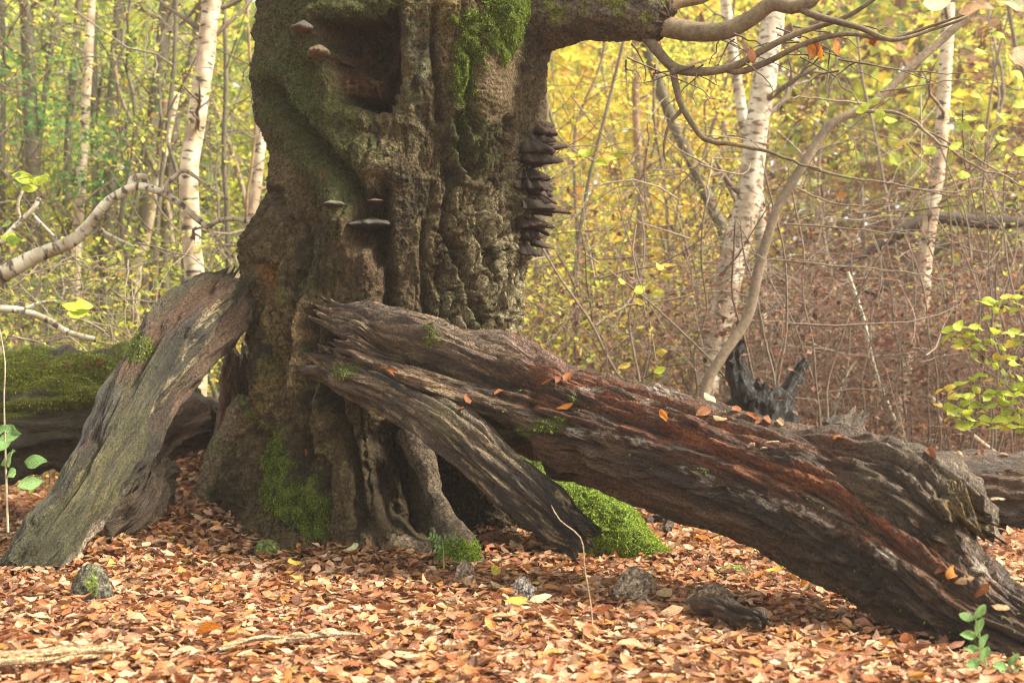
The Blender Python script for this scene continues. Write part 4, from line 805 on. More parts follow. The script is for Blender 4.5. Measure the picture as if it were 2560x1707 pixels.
for u, v, c, lab in ((523, 1608, 'orange', 'bright orange beech leaf lying in the open litter'), (1465, 1612, 'cream', None), (1575, 1660, 'cream', None), (1680, 1560, 'cream', None), (740, 1447, 'yellow', None), (875, 1418, 'pale', None),
                     (1350, 1520, 'pale', None), (1085, 1610, 'pale', None), (1660, 1510, 'cream', None), (1940, 1465, 'yellow', None), (2010, 1490, 'orange', None), (1755, 1385, 'orange', None), (1620, 1480, 'yellow', None), (1290, 1535, 'yellow', None), (500, 1485, 'cream', None), (1240, 1455, 'yellow', None), (1900, 1480, 'orange', None), (1810, 1640, 'cream', None)):
    place = 'below the leaning log' if u < 700 else 'before the thin root and seedling' if u < 1200 else 'near the dry stalks and root burls' if u < 1720 else 'under the long log'
    lab = lab or {'cream': 'cream coloured', 'yellow': 'yellow', 'pale': 'pale greenish', 'orange': 'vivid orange'}[c] + ' leaf on the brown litter ' + place
    _ = {'cream': 'cream coloured beech leaf standing out from the brown litter', 'yellow': 'yellow leaf among the brown litter', 'pale': 'pale greenish leaf among the brown litter', 'orange': 'vivid orange leaf in the litter under the long log'}[c]
    one_leaf(gl(u, v), c, 0.10, (rg.normal(0.35, 0.2), rg.normal(0, 0.25), rg.uniform(0, 6.28)), label=lab, group='odd coloured leaves on the ground')
def drop(u, v):
    """first point of a log surface hit by the ray of this pixel"""
    dg = bpy.context.evaluated_depsgraph_get(); from mathutils import Vector
    d = px(u, v, 1.0) - np.array([0, 0, CAM_H]); d = d / np.linalg.norm(d); org = Vector((0, 0, CAM_H))
    for _ in range(12):
        hit, loc, nor, idx, ob, mx = scene.ray_cast(dg, org, Vector(d))
        if not hit: return None
        if ob.name.startswith(('log_body', 'trunk', 'side_limb', 'branch_stub')): return np.array(loc), np.array(nor)
        org = loc + Vector(d) * 0.01
    return None
LOGL = 'brown beech leaf lying on the long fallen log'
for u, v, c, lab in ((1395, 952, 'brown', 'crumpled red brown leaves in the hollow of the long log'), (1370, 960, 'brown', 'crumpled red brown leaves in the hollow of the long log'), (1420, 948, 'brown', 'crumpled red brown leaves in the hollow of the long log'), (1412, 1018, 'orange', LOGL), (1150, 1025, 'brown', 'large red brown leaf stuck on the broken end of the long log'),
                  (1170, 1000, 'brown', LOGL), (960, 925, 'brown', LOGL), (985, 938, 'brown', LOGL), (1250, 985, 'brown', LOGL), (1660, 1045, 'orange', 'small vivid orange leaf on the long log'), (1760, 1035, 'brown', LOGL), (1800, 1050, 'cream', LOGL), (1840, 1030, 'brown', LOGL), (1775, 1000, 'pale', 'pale leaf upright on the top edge of the long log'),
                  (1880, 1045, 'brown', LOGL), (1920, 1055, 'brown', LOGL), (1950, 1062, 'cream', LOGL), (1900, 1060, 'brown', LOGL), (2090, 1095, 'orange', LOGL), (2380, 1440, 'orange', 'bright orange leaf on the lower end of the long log'), (2410, 1455, 'cream', LOGL), (2450, 1480, 'brown', LOGL), (2500, 1520, 'cream', LOGL), (2350, 1425, 'brown', LOGL),
                  (775, 1137, 'brown', 'curled brown leaf caught on the trunk above the moss'), (945, 475, 'brown', 'orange brown leaf lodged in the trunk crevice'), (1188, 232, 'orange', 'tiny orange leaf caught on the smooth bark panel'),
                  (2330, 1137, 'brown', 'brown leaf on top of the level rotting log'), (2400, 1138, 'cream', 'brown leaf on top of the level rotting log'), (2450, 1136, 'brown', 'brown leaf on top of the level rotting log'), (2510, 1140, 'cream', 'brown leaf on top of the level rotting log'),
                  (110, 915, 'brown', 'brown leaf on the mossy log'), (170, 915, 'brown', 'brown leaf on the mossy log'), (220, 912, 'brown', 'brown leaf on the mossy log'), (250, 908, 'brown', 'brown leaf on the mossy log')):
    if lab == LOGL: lab = {'cream': 'pale tan', 'brown': 'brown', 'orange': 'orange'}[c] + ' leaf on ' + ('the splintered upper end of the long log' if u < 1100 else 'the long log above its side limb' if u < 1500 else 'the long log near the pale shelf fungi' if u < 2200 else 'the long log just below its elbow')
    h = drop(u, v)
    if h is None: continue
    p, n = h
    from mathutils import Vector
    if p[1] < 7.6 or u < 300 or u > 2000 or 1200 < u: n = n * 0.35 + np.array([0, -0.3, 1.0]); n = n / np.linalg.norm(n)
    o = one_leaf(p + n * 0.012, c, rg.uniform(0.06, 0.085) if 'tiny' not in lab else 0.04, (0, 0, 0), label=lab, group='fallen leaves resting on the logs and trunk', cl=(0.3, 1.1))
    o.rotation_euler = (Vector(n).to_track_quat('Z', 'Y') @ __import__('mathutils').Euler((rg.normal(0, .3), rg.normal(0, .3), rg.uniform(0, 6.28))).to_quaternion()).to_euler()

# ---------------------------------------------------------------- birches and other stems one can tell apart
rg = np.random.default_rng(101)
def simple_leaves(pos, size, cols, rg, flat=0.5, quad=False):
    """folded diamond leaves with a pointed tip (6 verts, 4 tris)"""
    n = len(pos); L = rg.uniform(size[0], size[1], n)[:, None, None]
    T = np.array([[-.5, 0, 0], [-.1, .3, .05], [.5, 0, -.06], [-.1, -.3, .05], [-.1, 0, -.03]])
    if quad: T = T[:4]
    k = len(T); P = np.broadcast_to(T, (n, k, 3)) * L
    P = orient(np.ascontiguousarray(P), rg.uniform(0, 6.28, n), rg.normal(0, flat, n), rg.normal(0, flat, n)) + pos[:, None]
    f = np.array([[0, 1, 2, 3]]) if quad else np.array([[0, 4, 1], [1, 4, 2], [2, 4, 3], [3, 4, 0]]); F = (f[None] + (np.arange(n) * k)[:, None, None]).reshape(-1, f.shape[1])
    return P.reshape(-1, 3), F, np.repeat(cols, k, 0)
def foliage(name, pos, size, pal, parent=None, rg=rg, flat=0.55, label=None, mat=None):
    pal = np.asarray(pal); cols = pal[rg.integers(0, len(pal), len(pos))] * rg.uniform(0.65, 1.3, (len(pos), 1))
    P, F, c = simple_leaves(np.asarray(pos), size, cols, rg, flat, len(pos) > 250)
    o = link(name, mesh_np(name, P - (np.array(parent.location) if parent else 0), [F], mat or M_LEAF, c, smooth=False), parent)
    if label: o['label'] = label
    return o
YEL = [(0.72, 0.60, 0.06), (0.64, 0.62, 0.07), (0.76, 0.54, 0.06), (0.56, 0.58, 0.08)]
LIME = [(0.42, 0.50, 0.06), (0.54, 0.58, 0.07), (0.34, 0.42, 0.06), (0.60, 0.58, 0.08)]
GRN = [(0.18, 0.26, 0.05), (0.26, 0.34, 0.06), (0.13, 0.20, 0.045), (0.36, 0.40, 0.06)]
DEAD = [(0.17, 0.078, 0.05), (0.24, 0.125, 0.08), (0.12, 0.055, 0.038), (0.28, 0.17, 0.115)]
GOLD = [(0.80, 0.50, 0.07), (0.76, 0.62, 0.09), (0.66, 0.60, 0.09), (0.80, 0.42, 0.08)]
mute = lambda pal: [tuple(0.90 * c + 0.025 for c in p) for p in pal]
YEL, LIME, GRN, GOLD = mute(YEL), mute(LIME), mute(GRN), mute(GOLD)
def round_stem(name, pts, r, parent, mat, col=(0.2, 0.17, 0.12), n=60, side=16, wob=0.004, radii=None):
    P, t = spline(np.asarray(pts, float), n); T, N, B = frames(P[:, :3]); a = np.linspace(0, 2 * np.pi, side, endpoint=False)
    rr = (np.linspace(r[0], r[1], n) if radii is None else np.interp(np.linspace(0, 1, n), np.linspace(0, 1, len(radii)), radii))[:, None, None]
    ca, sa = np.cos(a)[None, :, None], np.sin(a)[None, :, None]
    sd = rg.uniform(0, 90)
    dd = 1 + 0.10 * fbm(ca[..., 0] * 1.2 + sd, sa[..., 0] * 1.2, t[:, None] * 2.2, 3)[..., None] + 0.05 * noise(ca[..., 0] * 3 + sd, sa[..., 0] * 3, t[:, None] * 14)[..., None]
    V_ = P[:, None, :3] + rr * dd * (N[:, None] * ca + B[:, None] * sa)
    uv = np.stack([np.broadcast_to(t[:, None], (n, side)), np.broadcast_to(a[None] * r[0], (n, side))], -1)
    c = np.asarray(col) * (1 + 0.4 * fbm(V_[..., 0] * 6, V_[..., 1] * 6, V_[..., 2] * 3, 3))[..., None]
    return link(name, mesh_np(name, V_.reshape(-1, 3) - np.array(parent.location), [grid_faces(n, side), np.arange(side)[None, ::-1], np.arange((n - 1) * side, n * side)[None]], mat, c, vuv=uv), parent), P
def base_of(p): return (float(p[0]), float(p[1]), float(gz(p[0], p[1])))
def twigs_from(P, rg, n, length, r, up=0.3, t0=0.2, sub=2, droop=0.0):
    """side branches and their twigs from a stem polyline; returns items and leaf seats"""
    items, seats = [], []
    for _ in range(n):
        i = int(rg.uniform(t0, 0.98) * (len(P) - 1)); p = P[i, :3]; az = rg.uniform(0, 6.28); L_ = length * rg.uniform(0.4, 1.1)
        d = np.array([math.cos(az), math.sin(az), up + rg.normal(0, 0.25)]); d /= np.linalg.norm(d)
        k = 7; f = np.linspace(0, 1, k)[:, None]
        Q = p + d * L_ * f + np.array([0, 0, 0.25 * up - droop]) * L_ * f ** 2 + np.cumsum(rg.normal(0, 0.022 * L_, (k, 3)), 0) * (f > 0)
        items.append((Q, r, r * 0.3)); seats += [Q[j] for j in range(2, k)]
        for _s in range(sub):
            j = rg.integers(2, k - 1); d2 = d + rg.normal(0, 0.7, 3); d2 /= np.linalg.norm(d2); l2 = L_ * rg.uniform(0.25, 0.55)
            f2 = np.linspace(0, 1, 5)[:, None]; Q2 = Q[j] + d2 * l2 * f2 + np.cumsum(rg.normal(0, 0.03 * l2, (5, 3)), 0) * (f2 > 0) + np.array([0, 0, -droop]) * l2 * f2 ** 2
            items.append((Q2, r * 0.5, r * 0.2)); seats += [Q2[j2] for j2 in range(1, 5)]
    return items, np.array(seats)
def birch(pxs, r, label, mat, col=(0.5, 0.45, 0.35), nbr=7, pal=LIME, nleaf=120, radii=None, name='birch_tree', group=None, length=0.8, part='trunk'):
    P0_ = [px(*p) for p in pxs]; b = P0_[-1]; y = b[1]; ground_p = np.array([b[0] + (b[0] - P0_[-2][0]) * 0.3, y, float(gz(b[0], y)) - 0.05])
    if b[2] > 0.15: P0_.append(ground_p)
    t0 = P0_[0]; P0_.insert(0, t0 + (t0 - P0_[1]) / np.linalg.norm(t0 - P0_[1]) * 1.0)
    e = empty(name, base_of(P0_[-1]), label, 'tree', group)
    o, P = round_stem(part, P0_[::-1], r, e, mat, col, radii=radii, n=90, side=18)
    if nbr:
        it, seats = twigs_from(P, rg, nbr, length, r[1] * 0.35, 0.5, 0.35, 3)
        q = stem_part('branches', e, it, (0.15, 0.11, 0.08), 5); q['kind'] = 'stuff'
        if nleaf:
            s = seats[rg.integers(0, len(seats), nleaf)] + rg.normal(0, 0.07, (nleaf, 3)); foliage('crown', s, (0.04, 0.07), pal, e)
    return e
birch([(531, -10, 11.5), (515, 130, 11.5), (492, 300, 11.5), (472, 440, 11.5), (478, 600, 11.5), (490, 760, 11.5)], (0.086, 0.068), 'stout pale birch with peeling bark rising behind the leaning log', M_BIRCH, nbr=6)
birch([(228, -10, 13.5), (218, 200, 13.5), (205, 420, 13.5), (192, 620, 13.5), (186, 760, 13.5)], (0.052, 0.04), 'slim white birch standing behind the fallen silver branch', M_BIRCH, nbr=7)
birch([(670, 150, 12.5), (660, 280, 12.5), (645, 430, 12.5), (630, 560, 12.5), (625, 700, 12.5)], (0.052, 0.042), 'slim tan birch close behind the side of the hollow trunk', M_BIRCH, nbr=4)
birch([(390, 480, 14), (365, 600, 14), (340, 720, 14)], (0.05, 0.035), 'short leaning white birch stem deep behind the leaning log', M_BIRCH, nbr=0)
birch([(1940, -10, 11.8), (1915, 180, 11.8), (1890, 330, 11.8), (1870, 500, 11.8), (1830, 660, 11.8), (1800, 800, 11.8), (1765, 960, 11.8)], (0.15, 0.095), 'large leaning birch with flaky white bark behind the long log', M_BIRCH2, nbr=8, nleaf=60, radii=[0.13, 0.105, 0.108, 0.10, 0.095, 0.08])
birch([(2372, -10, 12.5), (2362, 200, 12.5), (2345, 420, 12.5), (2315, 620, 12.5), (2300, 760, 12.5), (2262, 900, 12.5), (2235, 1080, 12.5)], (0.095, 0.055), 'slender tan birch curving out of the brown thicket', M_BIRCH, nbr=6, nleaf=60, radii=[0.10, 0.075, 0.06, 0.058, 0.055])
birch([(1820, 50, 14), (1850, 250, 14), (1880, 420, 14), (1900, 560, 14)], (0.06, 0.05), 'thin pinkish birch crossing behind the large leaning birch', M_BIRCH2, nbr=4, nleaf=30)
# grey-green stems
DG = (0.115, 0.10, 0.065)
for pxs, w, lab in (([(300, -10), (290, 150), (278, 330), (275, 480), (270, 720)], 30, 'straight dark grey stem, thickest beyond the slim birch'), ([(418, -10), (405, 130), (385, 300), (372, 450), (360, 700)], 36, 'broad mossy grey stem between the two birches'),
                    ([(500, 40), (470, 190), (440, 300), (425, 430), (412, 700)], 24, 'leaning brown stem touching the stout birch'), ([(70, 130), (75, 260), (80, 420), (90, 700)], 36, 'hazy grey trunk far beyond the fallen silver branch'),
                    ([(130, 100), (110, 250), (95, 400), (90, 500)], 14, 'thin black stem beside the hazy grey trunk'), ([(235, 150), (235, 350), (240, 520), (245, 700)], 18, 'brown stem directly beside the slim white birch'),
                    ([(185, 180), (172, 350), (165, 560), (160, 700)], 22, 'pale olive trunk behind the slim white birch'), ([(440, -10), (436, 150), (420, 300), (400, 480), (385, 720)], 11, 'whip thin dark stem in front of the broad grey stem'),
                    ([(5, -10), (8, 200), (5, 420), (10, 700)], 14, 'dark stem at the far edge of the wood'), ([(400, 480), (392, 600), (388, 740)], 26, 'short reddish stem behind the stout birch'),
                    ([(620, 60), (632, 250), (640, 320), (628, 430), (615, 560)], 8, 'thin dark bent stem beside the tan birch'), ([(560, -10), (565, 200), (560, 400), (570, 620)], 12, 'grey whip stem between stout birch and hollow trunk'),
                    ([(1590, -10), (1588, 160), (1592, 320), (1600, 480), (1602, 640), (1600, 850)], 20, 'straight tan sapling against the golden foliage'), ([(1620, 130), (1680, 300), (1740, 430), (1780, 520), (1815, 640)], 28, 'mossy leaning stem in front of the golden foliage'),
                    ([(1510, 300), (1470, 460), (1445, 620), (1440, 800)], 9, 'thin dark sapling with forked top before the golden leaves')):
    yy = 15.5 if w > 13 else 13.0
    birch([(u, v, yy) for u, v in pxs], (w / 2 * yy / F_PX * 1.15, w / 2 * yy / F_PX * 0.9), lab, M_STEM, DG if 'tan' not in lab and 'reddish' not in lab else (0.24, 0.16, 0.09), nbr=9, nleaf=170, pal=(LIME + YEL) if pxs[0][0] < 900 else GOLD, name='woodland_tree', length=1.0)
# curved sapling in front of the brown thicket
sap = birch([(2420, 40, 9.4), (2350, 105, 9.4), (2270, 175, 9.4), (2180, 260, 9.4), (2080, 310, 9.4), (2010, 410, 9.4), (1945, 520, 9.4), (1900, 660, 9.4), (1870, 790, 9.4), (1800, 900, 9.4), (1760, 1000, 9.4)], (0.045, 0.02), 'bowed smooth grey sapling arching over the brown thicket', M_STEM, (0.20, 0.155, 0.105), nbr=0, name='bowed_sapling', radii=[0.043, 0.036, 0.033, 0.031, 0.03, 0.027, 0.025, 0.02])
SB = (0.20, 0.155, 0.10)
for pts, r in (([(2150, 280), (2230, 280), (2280, 300), (2340, 350), (2430, 410), (2500, 440), (2600, 480)], .013), ([(2025, 420), (2100, 440), (2220, 460), (2320, 480), (2420, 490), (2455, 470)], .011), ([(2280, 310), (2320, 330), (2400, 370), (2520, 445), (2600, 500)], .008),
              ([(2175, 262), (2080, 250), (1990, 245), (1930, 270)], .008), ([(1990, 470), (2060, 500), (2150, 515), (2300, 500)], .008), ([(1960, 560), (2100, 570), (2300, 590), (2440, 610)], .007), ([(1930, 650), (2050, 660), (2250, 680), (2420, 710)], .008),
              ([(2200, 230), (2300, 215), (2420, 200), (2600, 230)], .006), ([(2420, 40), (2300, 80), (2150, 60)], .006)):
    stem_part('branch', sap, taper(curve([(u, v, 9.35 - 0.1 * i) for i, (u, v) in enumerate(pts)], 20, 0.01, int(r * 1e4)), (r, r * 0.35)), SB, 7)

# ---------------------------------------------------------------- fallen silver branches
fb = empty('fallen_birch_branch', (-2.6, 8.9, 0), 'long silvery lichened birch branch arching up from behind the mossy log', 'branch')
def brn(name, pts, r0, r1, e, mat=M_SILVER, y=8.9, radii=None, n=60):
    o, P = round_stem(name, [px(u, v, y) for u, v in pts], (r0, r1), e, mat, (0.5, 0.48, 0.38), n=n, side=14, radii=radii); return P
brn('main_stem', [(-260, 830), (-120, 770), (0, 690), (90, 640), (175, 605), (225, 560), (265, 510), (310, 478), (345, 465), (400, 480), (450, 510), (490, 545), (520, 568)], .055, .018, fb, radii=[.06, .056, .054, .05, .044, .036, .028, .022, .018])
brn('branch', [(520, 568), (545, 552), (590, 548), (640, 560)], .018, .012, fb, n=24); brn('branch', [(516, 565), (545, 600), (585, 645)], .014, .006, fb, n=20)
brn('branch', [(418, 482), (418, 460), (440, 440), (460, 426), (500, 450), (545, 480), (570, 500)], .017, .006, fb, n=40); brn('branch', [(325, 470), (330, 448), (350, 440), (372, 443)], .02, .016, fb, n=20)
brn('branch', [(250, 575), (300, 600), (345, 620)], .012, .006, fb, n=20)
fb2 = empty('fallen_branch', (-3.2, 9.2, 0), 'short bright white birch branch pointing up beside the green leaves', 'branch')
brn('main_stem', [(-120, 690), (0, 605), (45, 560), (85, 520), (97, 495)], .034, .014, fb2, y=9.3); brn('branch', [(80, 535), (110, 565), (135, 590)], .012, .006, fb2, y=9.3, n=20); brn('branch', [(50, 550), (45, 510), (60, 470)], .012, .008, fb2, y=9.3, n=20)
fb3 = empty('fallen_branch', (-3.0, 9.8, 0), 'pale bent branch lying on the brush above the mossy log', 'branch')
brn('main_stem', [(-150, 765), (0, 772), (60, 778), (120, 800), (170, 830), (240, 850)], .03, .02, fb3, y=9.9); brn('branch', [(60, 775), (100, 758), (140, 752)], .018, .01, fb3, y=9.9, n=20)

# dark charred stump and a broken fallen bough in the thicket
st_ = empty('charred_stump', (*px(1920, 1000, 10.5)[:2], 0), 'black hollow stump with two upright prongs in the brown thicket', 'stump')
CH = ((0.02, 0.018, 0.017), (0.045, 0.04, 0.035), (0.01, 0.009, 0.009))
woodlog('stump_body', [cp(1905, 1260, 9.7, 0.30), cp(1900, 1120, 9.7, 0.26), cp(1905, 1030, 9.7, 0.23), cp(1910, 965, 9.7, 0.17)], 70, 80, st_, *CH, 41, jag1=0.05, hollow1=0.25, lump=0.05, capcol=(0.008, 0.007, 0.007))
woodlog('prong', [cp(1872, 1000, 9.6, 0.10), cp(1850, 940, 9.6, 0.075), cp(1842, 890, 9.6, 0.06), cp(1856, 850, 9.6, 0.035)], 50, 40, st_, *CH, 42, jag1=0.01); woodlog('prong', [cp(1940, 1010, 9.6, 0.08), cp(1980, 960, 9.6, 0.055), cp(2005, 915, 9.6, 0.045), cp(2012, 895, 9.6, 0.03)], 50, 40, st_, (0.04, 0.032, 0.025), (0.06, 0.048, 0.036), CH[2], 43, jag1=0.01)
bgh = empty('broken_bough', (*px(2250, 600, 12.9)[:2], 0), 'dark broken bough sloping through the brown thicket', 'branch')
o, _ = round_stem('main_stem', [px(2100, 670, 12.9), px(2180, 625, 12.9), px(2260, 575, 12.9), px(2340, 545, 12.9), px(2450, 555, 12.9), px(2580, 558, 12.9), px(2760, 560, 12.9)], (.055, .045), bgh, M_STEM, (0.055, 0.042, 0.03), radii=[0.02, 0.06, 0.062, 0.058, 0.052])
o, _ = round_stem('branch', [px(2140, 710, 12.9), px(2180, 730, 12.9), px(2240, 690, 12.9), px(2310, 640, 12.9), px(2380, 600, 12.9)], (.042, .03), bgh, M_STEM, (0.07, 0.065, 0.038), n=40, radii=[0.012, 0.045, 0.048, 0.03])
tree2 = empty('fallen_branch', (*px(2060, 980, 11)[:2], 0), 'slender grey dead branch slanting down through the thicket behind the log', 'branch')
brn('main_stem', [(2120, 680), (2160, 800), (2180, 900), (2210, 990), (2240, 1060)], .012, .02, tree2, M_STEM, 11.2); brn('branch', [(2080, 1060), (2100, 970), (2140, 900)], .014, .006, tree2, M_STEM, 11.2, n=20)
tree3 = empty('fallen_branch', (*px(2400, 1050, 10.5)[:2], 0), 'white birch branch lying beside the yellow green leaves', 'branch')
brn('main_stem', [(2320, 990), (2380, 1040), (2440, 1095), (2500, 1140)], .022, .016, tree3, M_BIRCH, 10.4, n=30)

# ---------------------------------------------------------------- saplings of the wood behind
CACHE = {}
def copy_tree(o, parent=None):
    c = o.copy(); COL.objects.link(c); c.parent = parent
    for ch in o.children: copy_tree(ch, c)
    return c
def plant(key, x, y, h, r, lean, nbr, pal, nleaf, lsize, label, group, col, **kw):
    if key not in CACHE:
        CACHE[key] = sapling(x, y, h, r, lean, nbr, pal, nleaf, lsize, label, group, col, **kw); return CACHE[key]
    o = copy_tree(CACHE[key]); o.location = (x, y, float(gz(x, y))); o.rotation_euler = (0, 0, rg.uniform(0, 6.28)); f = rg.uniform(0.85, 1.15); o.scale = (f, f, f * rg.uniform(0.9, 1.1))
    o['label'] = label; o['group'] = group; return o
def sapling(x, y, h, r, lean, nbr, pal, nleaf, lsize, label, group, col, name='sapling', length=0.9, up=0.5, droop=0.0, nst=1, sub=3, t0=0.12):
    e = empty(name, (x, y, float(gz(x, y))), label, 'sapling' if name == 'sapling' else 'shrub', group)
    items, seats, stems = [], [], []
    for s in range(nst):
        k = 9; f = np.linspace(0, 1, k)[:, None]; ln = np.array([rg.normal(lean, 0.10 if nst == 1 else 0.45), rg.normal(0, 0.10 if nst == 1 else 0.3), 0])
        P = np.array([x + rg.normal(0, 0.08 * (nst - 1)), y + rg.normal(0, 0.05 * (nst - 1)), gz(x, y) - 0.03]) + np.array([0, 0, h * rg.uniform(0.7, 1.1)]) * f + ln * h * 0.5 * f ** 1.6 + np.cumsum(rg.normal(0, 0.016 * h, (k, 3)) * [1, 1, 0], 0) * (f > 0)
        Q, _ = spline(P, 22); stems.append((Q, r * rg.uniform(0.7, 1.1), r * 0.45))
        it, se = twigs_from(Q, rg, nbr, length, r * 0.26, up, t0, sub, droop); items += it; seats.append(se)
    for q in stems: stem_part('trunk' if nst == 1 else 'stem', e, [q], col, 7)
    b = stem_part('branches', e, items, np.asarray(col) * 0.9, 3); b['kind'] = 'stuff'
    seats = np.vstack(seats)
    if nleaf:
        s = seats[rg.integers(0, len(seats), nleaf)] + rg.normal(0, 0.09, (nleaf, 3)); foliage('crown', s, lsize, pal, e)
    return e
def where(u):
    for lim, t in ((150, 'beyond the fallen silver branch'), (300, 'around the slim white birch'), (450, 'around the broad mossy grey stem'), (640, 'around the stout pale birch'), (1300, 'hidden behind the hollow trunk'), (1600, 'beside the tier of brackets'),
                   (1830, 'around the large leaning birch'), (2060, 'around the black stump'), (2280, 'beneath the bowed sapling'), (2450, 'around the slender tan birch')):
        if u < lim: return t
    return 'behind the level rotting log'
def xat(u, y): return (u - 1280) / F_PX * y
for k in range(52):
    y = rg.uniform(12.5, 26); u = rg.uniform(-420, 720)
    if rg.uniform() < 0.15: u = rg.uniform(700, 1300)
    pal = [LIME, LIME + YEL, GRN + LIME, LIME + GRN + GOLD][k % 4]
    plant(('a', k % 16), xat(u, y), y, rg.uniform(4.5, 7.5), rg.uniform(0.018, 0.055), rg.normal(0.05, 0.08), 12, pal, 330, (0.05, 0.09), 'grey sapling with ' + ['lime green', 'yellow', 'green', 'lime and golden'][k % 4] + ' leaves ' + where(u), 'saplings behind the leaning log', DG if k % 3 else (0.20, 0.16, 0.10), length=1.2)
for k in range(26):
    y = rg.uniform(14, 25); u = rg.uniform(1300, 1900)
    plant(('b', k % 9), xat(u, y), y, rg.uniform(4, 7), rg.uniform(0.014, 0.035), rg.normal(0, 0.1), 15, GOLD + YEL if k % 3 else LIME, 620, (0.05, 0.09), 'thin sapling with ' + ('golden yellow' if k % 3 else 'lime green') + ' leaves ' + where(u), 'saplings beneath the heavy limb', (0.16, 0.12, 0.075), length=1.2)
for k in range(30):
    y = rg.uniform(12.5, 24); u = rg.uniform(1850, 2950)
    plant(('c', k % 12), xat(u, y), y, rg.uniform(3.5, 6.5), rg.uniform(0.014, 0.04), rg.normal(0, 0.14), 15, [DEAD, DEAD + YEL, LIME + GRN][k % 3], 380, (0.045, 0.08), 'grey sapling with ' + ['withered brown', 'brown and yellow', 'green'][k % 3] + ' leaves ' + where(u), 'saplings behind the long log', (0.19, 0.15, 0.11), length=1.2)
# brushy thicket of arched, twiggy shrubs with dead leaves
for k in range(44):
    y = rg.uniform(9.8, 15); u = rg.uniform(1330, 2900)
    plant(('d', k % 6, bool(u > 1750 or k % 2)), xat(u, y), y, rg.uniform(0.9, 2.6), rg.uniform(0.007, 0.013), 0, 8, DEAD if u > 1750 or k % 2 else YEL + DEAD, 330 if u > 1750 or k % 2 else 200, (0.035, 0.065), 'tangled grey shrub with ' + ('dead brown' if u > 1750 or k % 2 else 'yellow and brown') + ' leaves ' + where(u), 'tangled shrubs behind the long log', (0.17, 0.13, 0.095), name='shrub', length=0.8, up=0.15, droop=0.35, nst=5, sub=3)
for k in range(16):
    y = rg.uniform(10.3, 14); u = rg.uniform(-350, 640)
    plant(('e', k % 4), xat(u, y), y, rg.uniform(0.7, 1.6), rg.uniform(0.006, 0.010), 0, 8, GRN + YEL + LIME, 240, (0.04, 0.075), 'tangled twiggy shrub with green and yellow leaves ' + where(u), 'tangled shrubs above the mossy log', (0.17, 0.13, 0.09), name='shrub', length=0.8, up=0.15, droop=0.35, nst=5, sub=3)

# far wood that reads as one mass, low undergrowth
def far_mass(name, label, n_clump, per, urange, vrange, yrange, palf, lsize, spread, keep=None):
    cu, cv, cy = rg.uniform(*urange, n_clump), rg.uniform(*vrange, n_clump), rg.uniform(*yrange, n_clump)
    pos, cols = [], []
    for u, v, y in zip(cu, cv, cy):
        c = px(u, v, y)
        if c[2] < 0.2: c[2] = 0.2 + rg.uniform(0, 0.5)
        if keep and rg.uniform() > keep(u, v): continue
        pal = np.asarray(palf(u + rg.normal(0, 120), v + rg.normal(0, 90))); base = pal[rg.integers(0, len(pal))]
        pos.append(c + rg.normal(0, 1, (per, 3)) * spread * np.array([1, 1, 0.6])); cols.append(base * rg.uniform(0.6, 1.35, (per, 1)))
    pos = np.vstack(pos); cols = np.vstack(cols); pos[:, 2] = np.maximum(pos[:, 2], 0.1)
    P, F, c = simple_leaves(pos, lsize, cols, rg, 0.6, True)
    return tag(link(name, mesh_np(name, P, [F], M_LEAF, c, smooth=False)), label, 'foliage', None, 'stuff')
def palette(u, v):
    if u < 900: return LIME + GRN + LIME + GRN + YEL[:2] if v < 650 else GRN + LIME + DEAD
    if u < 1850: return GOLD + YEL + LIME if v < 620 else YEL + LIME + DEAD
    return LIME + YEL + GRN + DEAD if v < 330 else (DEAD + DEAD + LIME if v < 560 else DEAD)
far_mass('far_foliage', 'hazy far wood of yellow and green autumn foliage', 2500, 46, (-500, 3060), (-300, 1080), (20, 42), palette, (0.17, 0.32), 0.75, lambda u, v: 0.55 if (u < 700 and v < 600) else 0.9)
far_mass('far_foliage', 'dense pale wood beyond the nearer trees', 1300, 42, (-700, 3260), (-260, 900), (44, 62), palette, (0.5, 0.8), 1.3)
far_mass('undergrowth', 'low undergrowth of dead brown bracken and leaves behind the long log', 420, 45, (1320, 2950), (700, 1180), (10.5, 17), lambda u, v: DEAD if u > 1700 else DEAD + YEL + LIME, (0.04, 0.085), 0.26)
far_mass('undergrowth', 'low green and yellow undergrowth behind the mossy log', 110, 40, (-350, 640), (640, 1000), (11, 16), lambda u, v: GRN + YEL + LIME, (0.045, 0.09), 0.3)
far_mass('undergrowth', 'green foliage sprays hanging among the birches', 22, 60, (-200, 330), (150, 480), (12, 16), lambda u, v: [(0.10, 0.22, 0.06), (0.14, 0.26, 0.07)], (0.05, 0.09), 0.22)
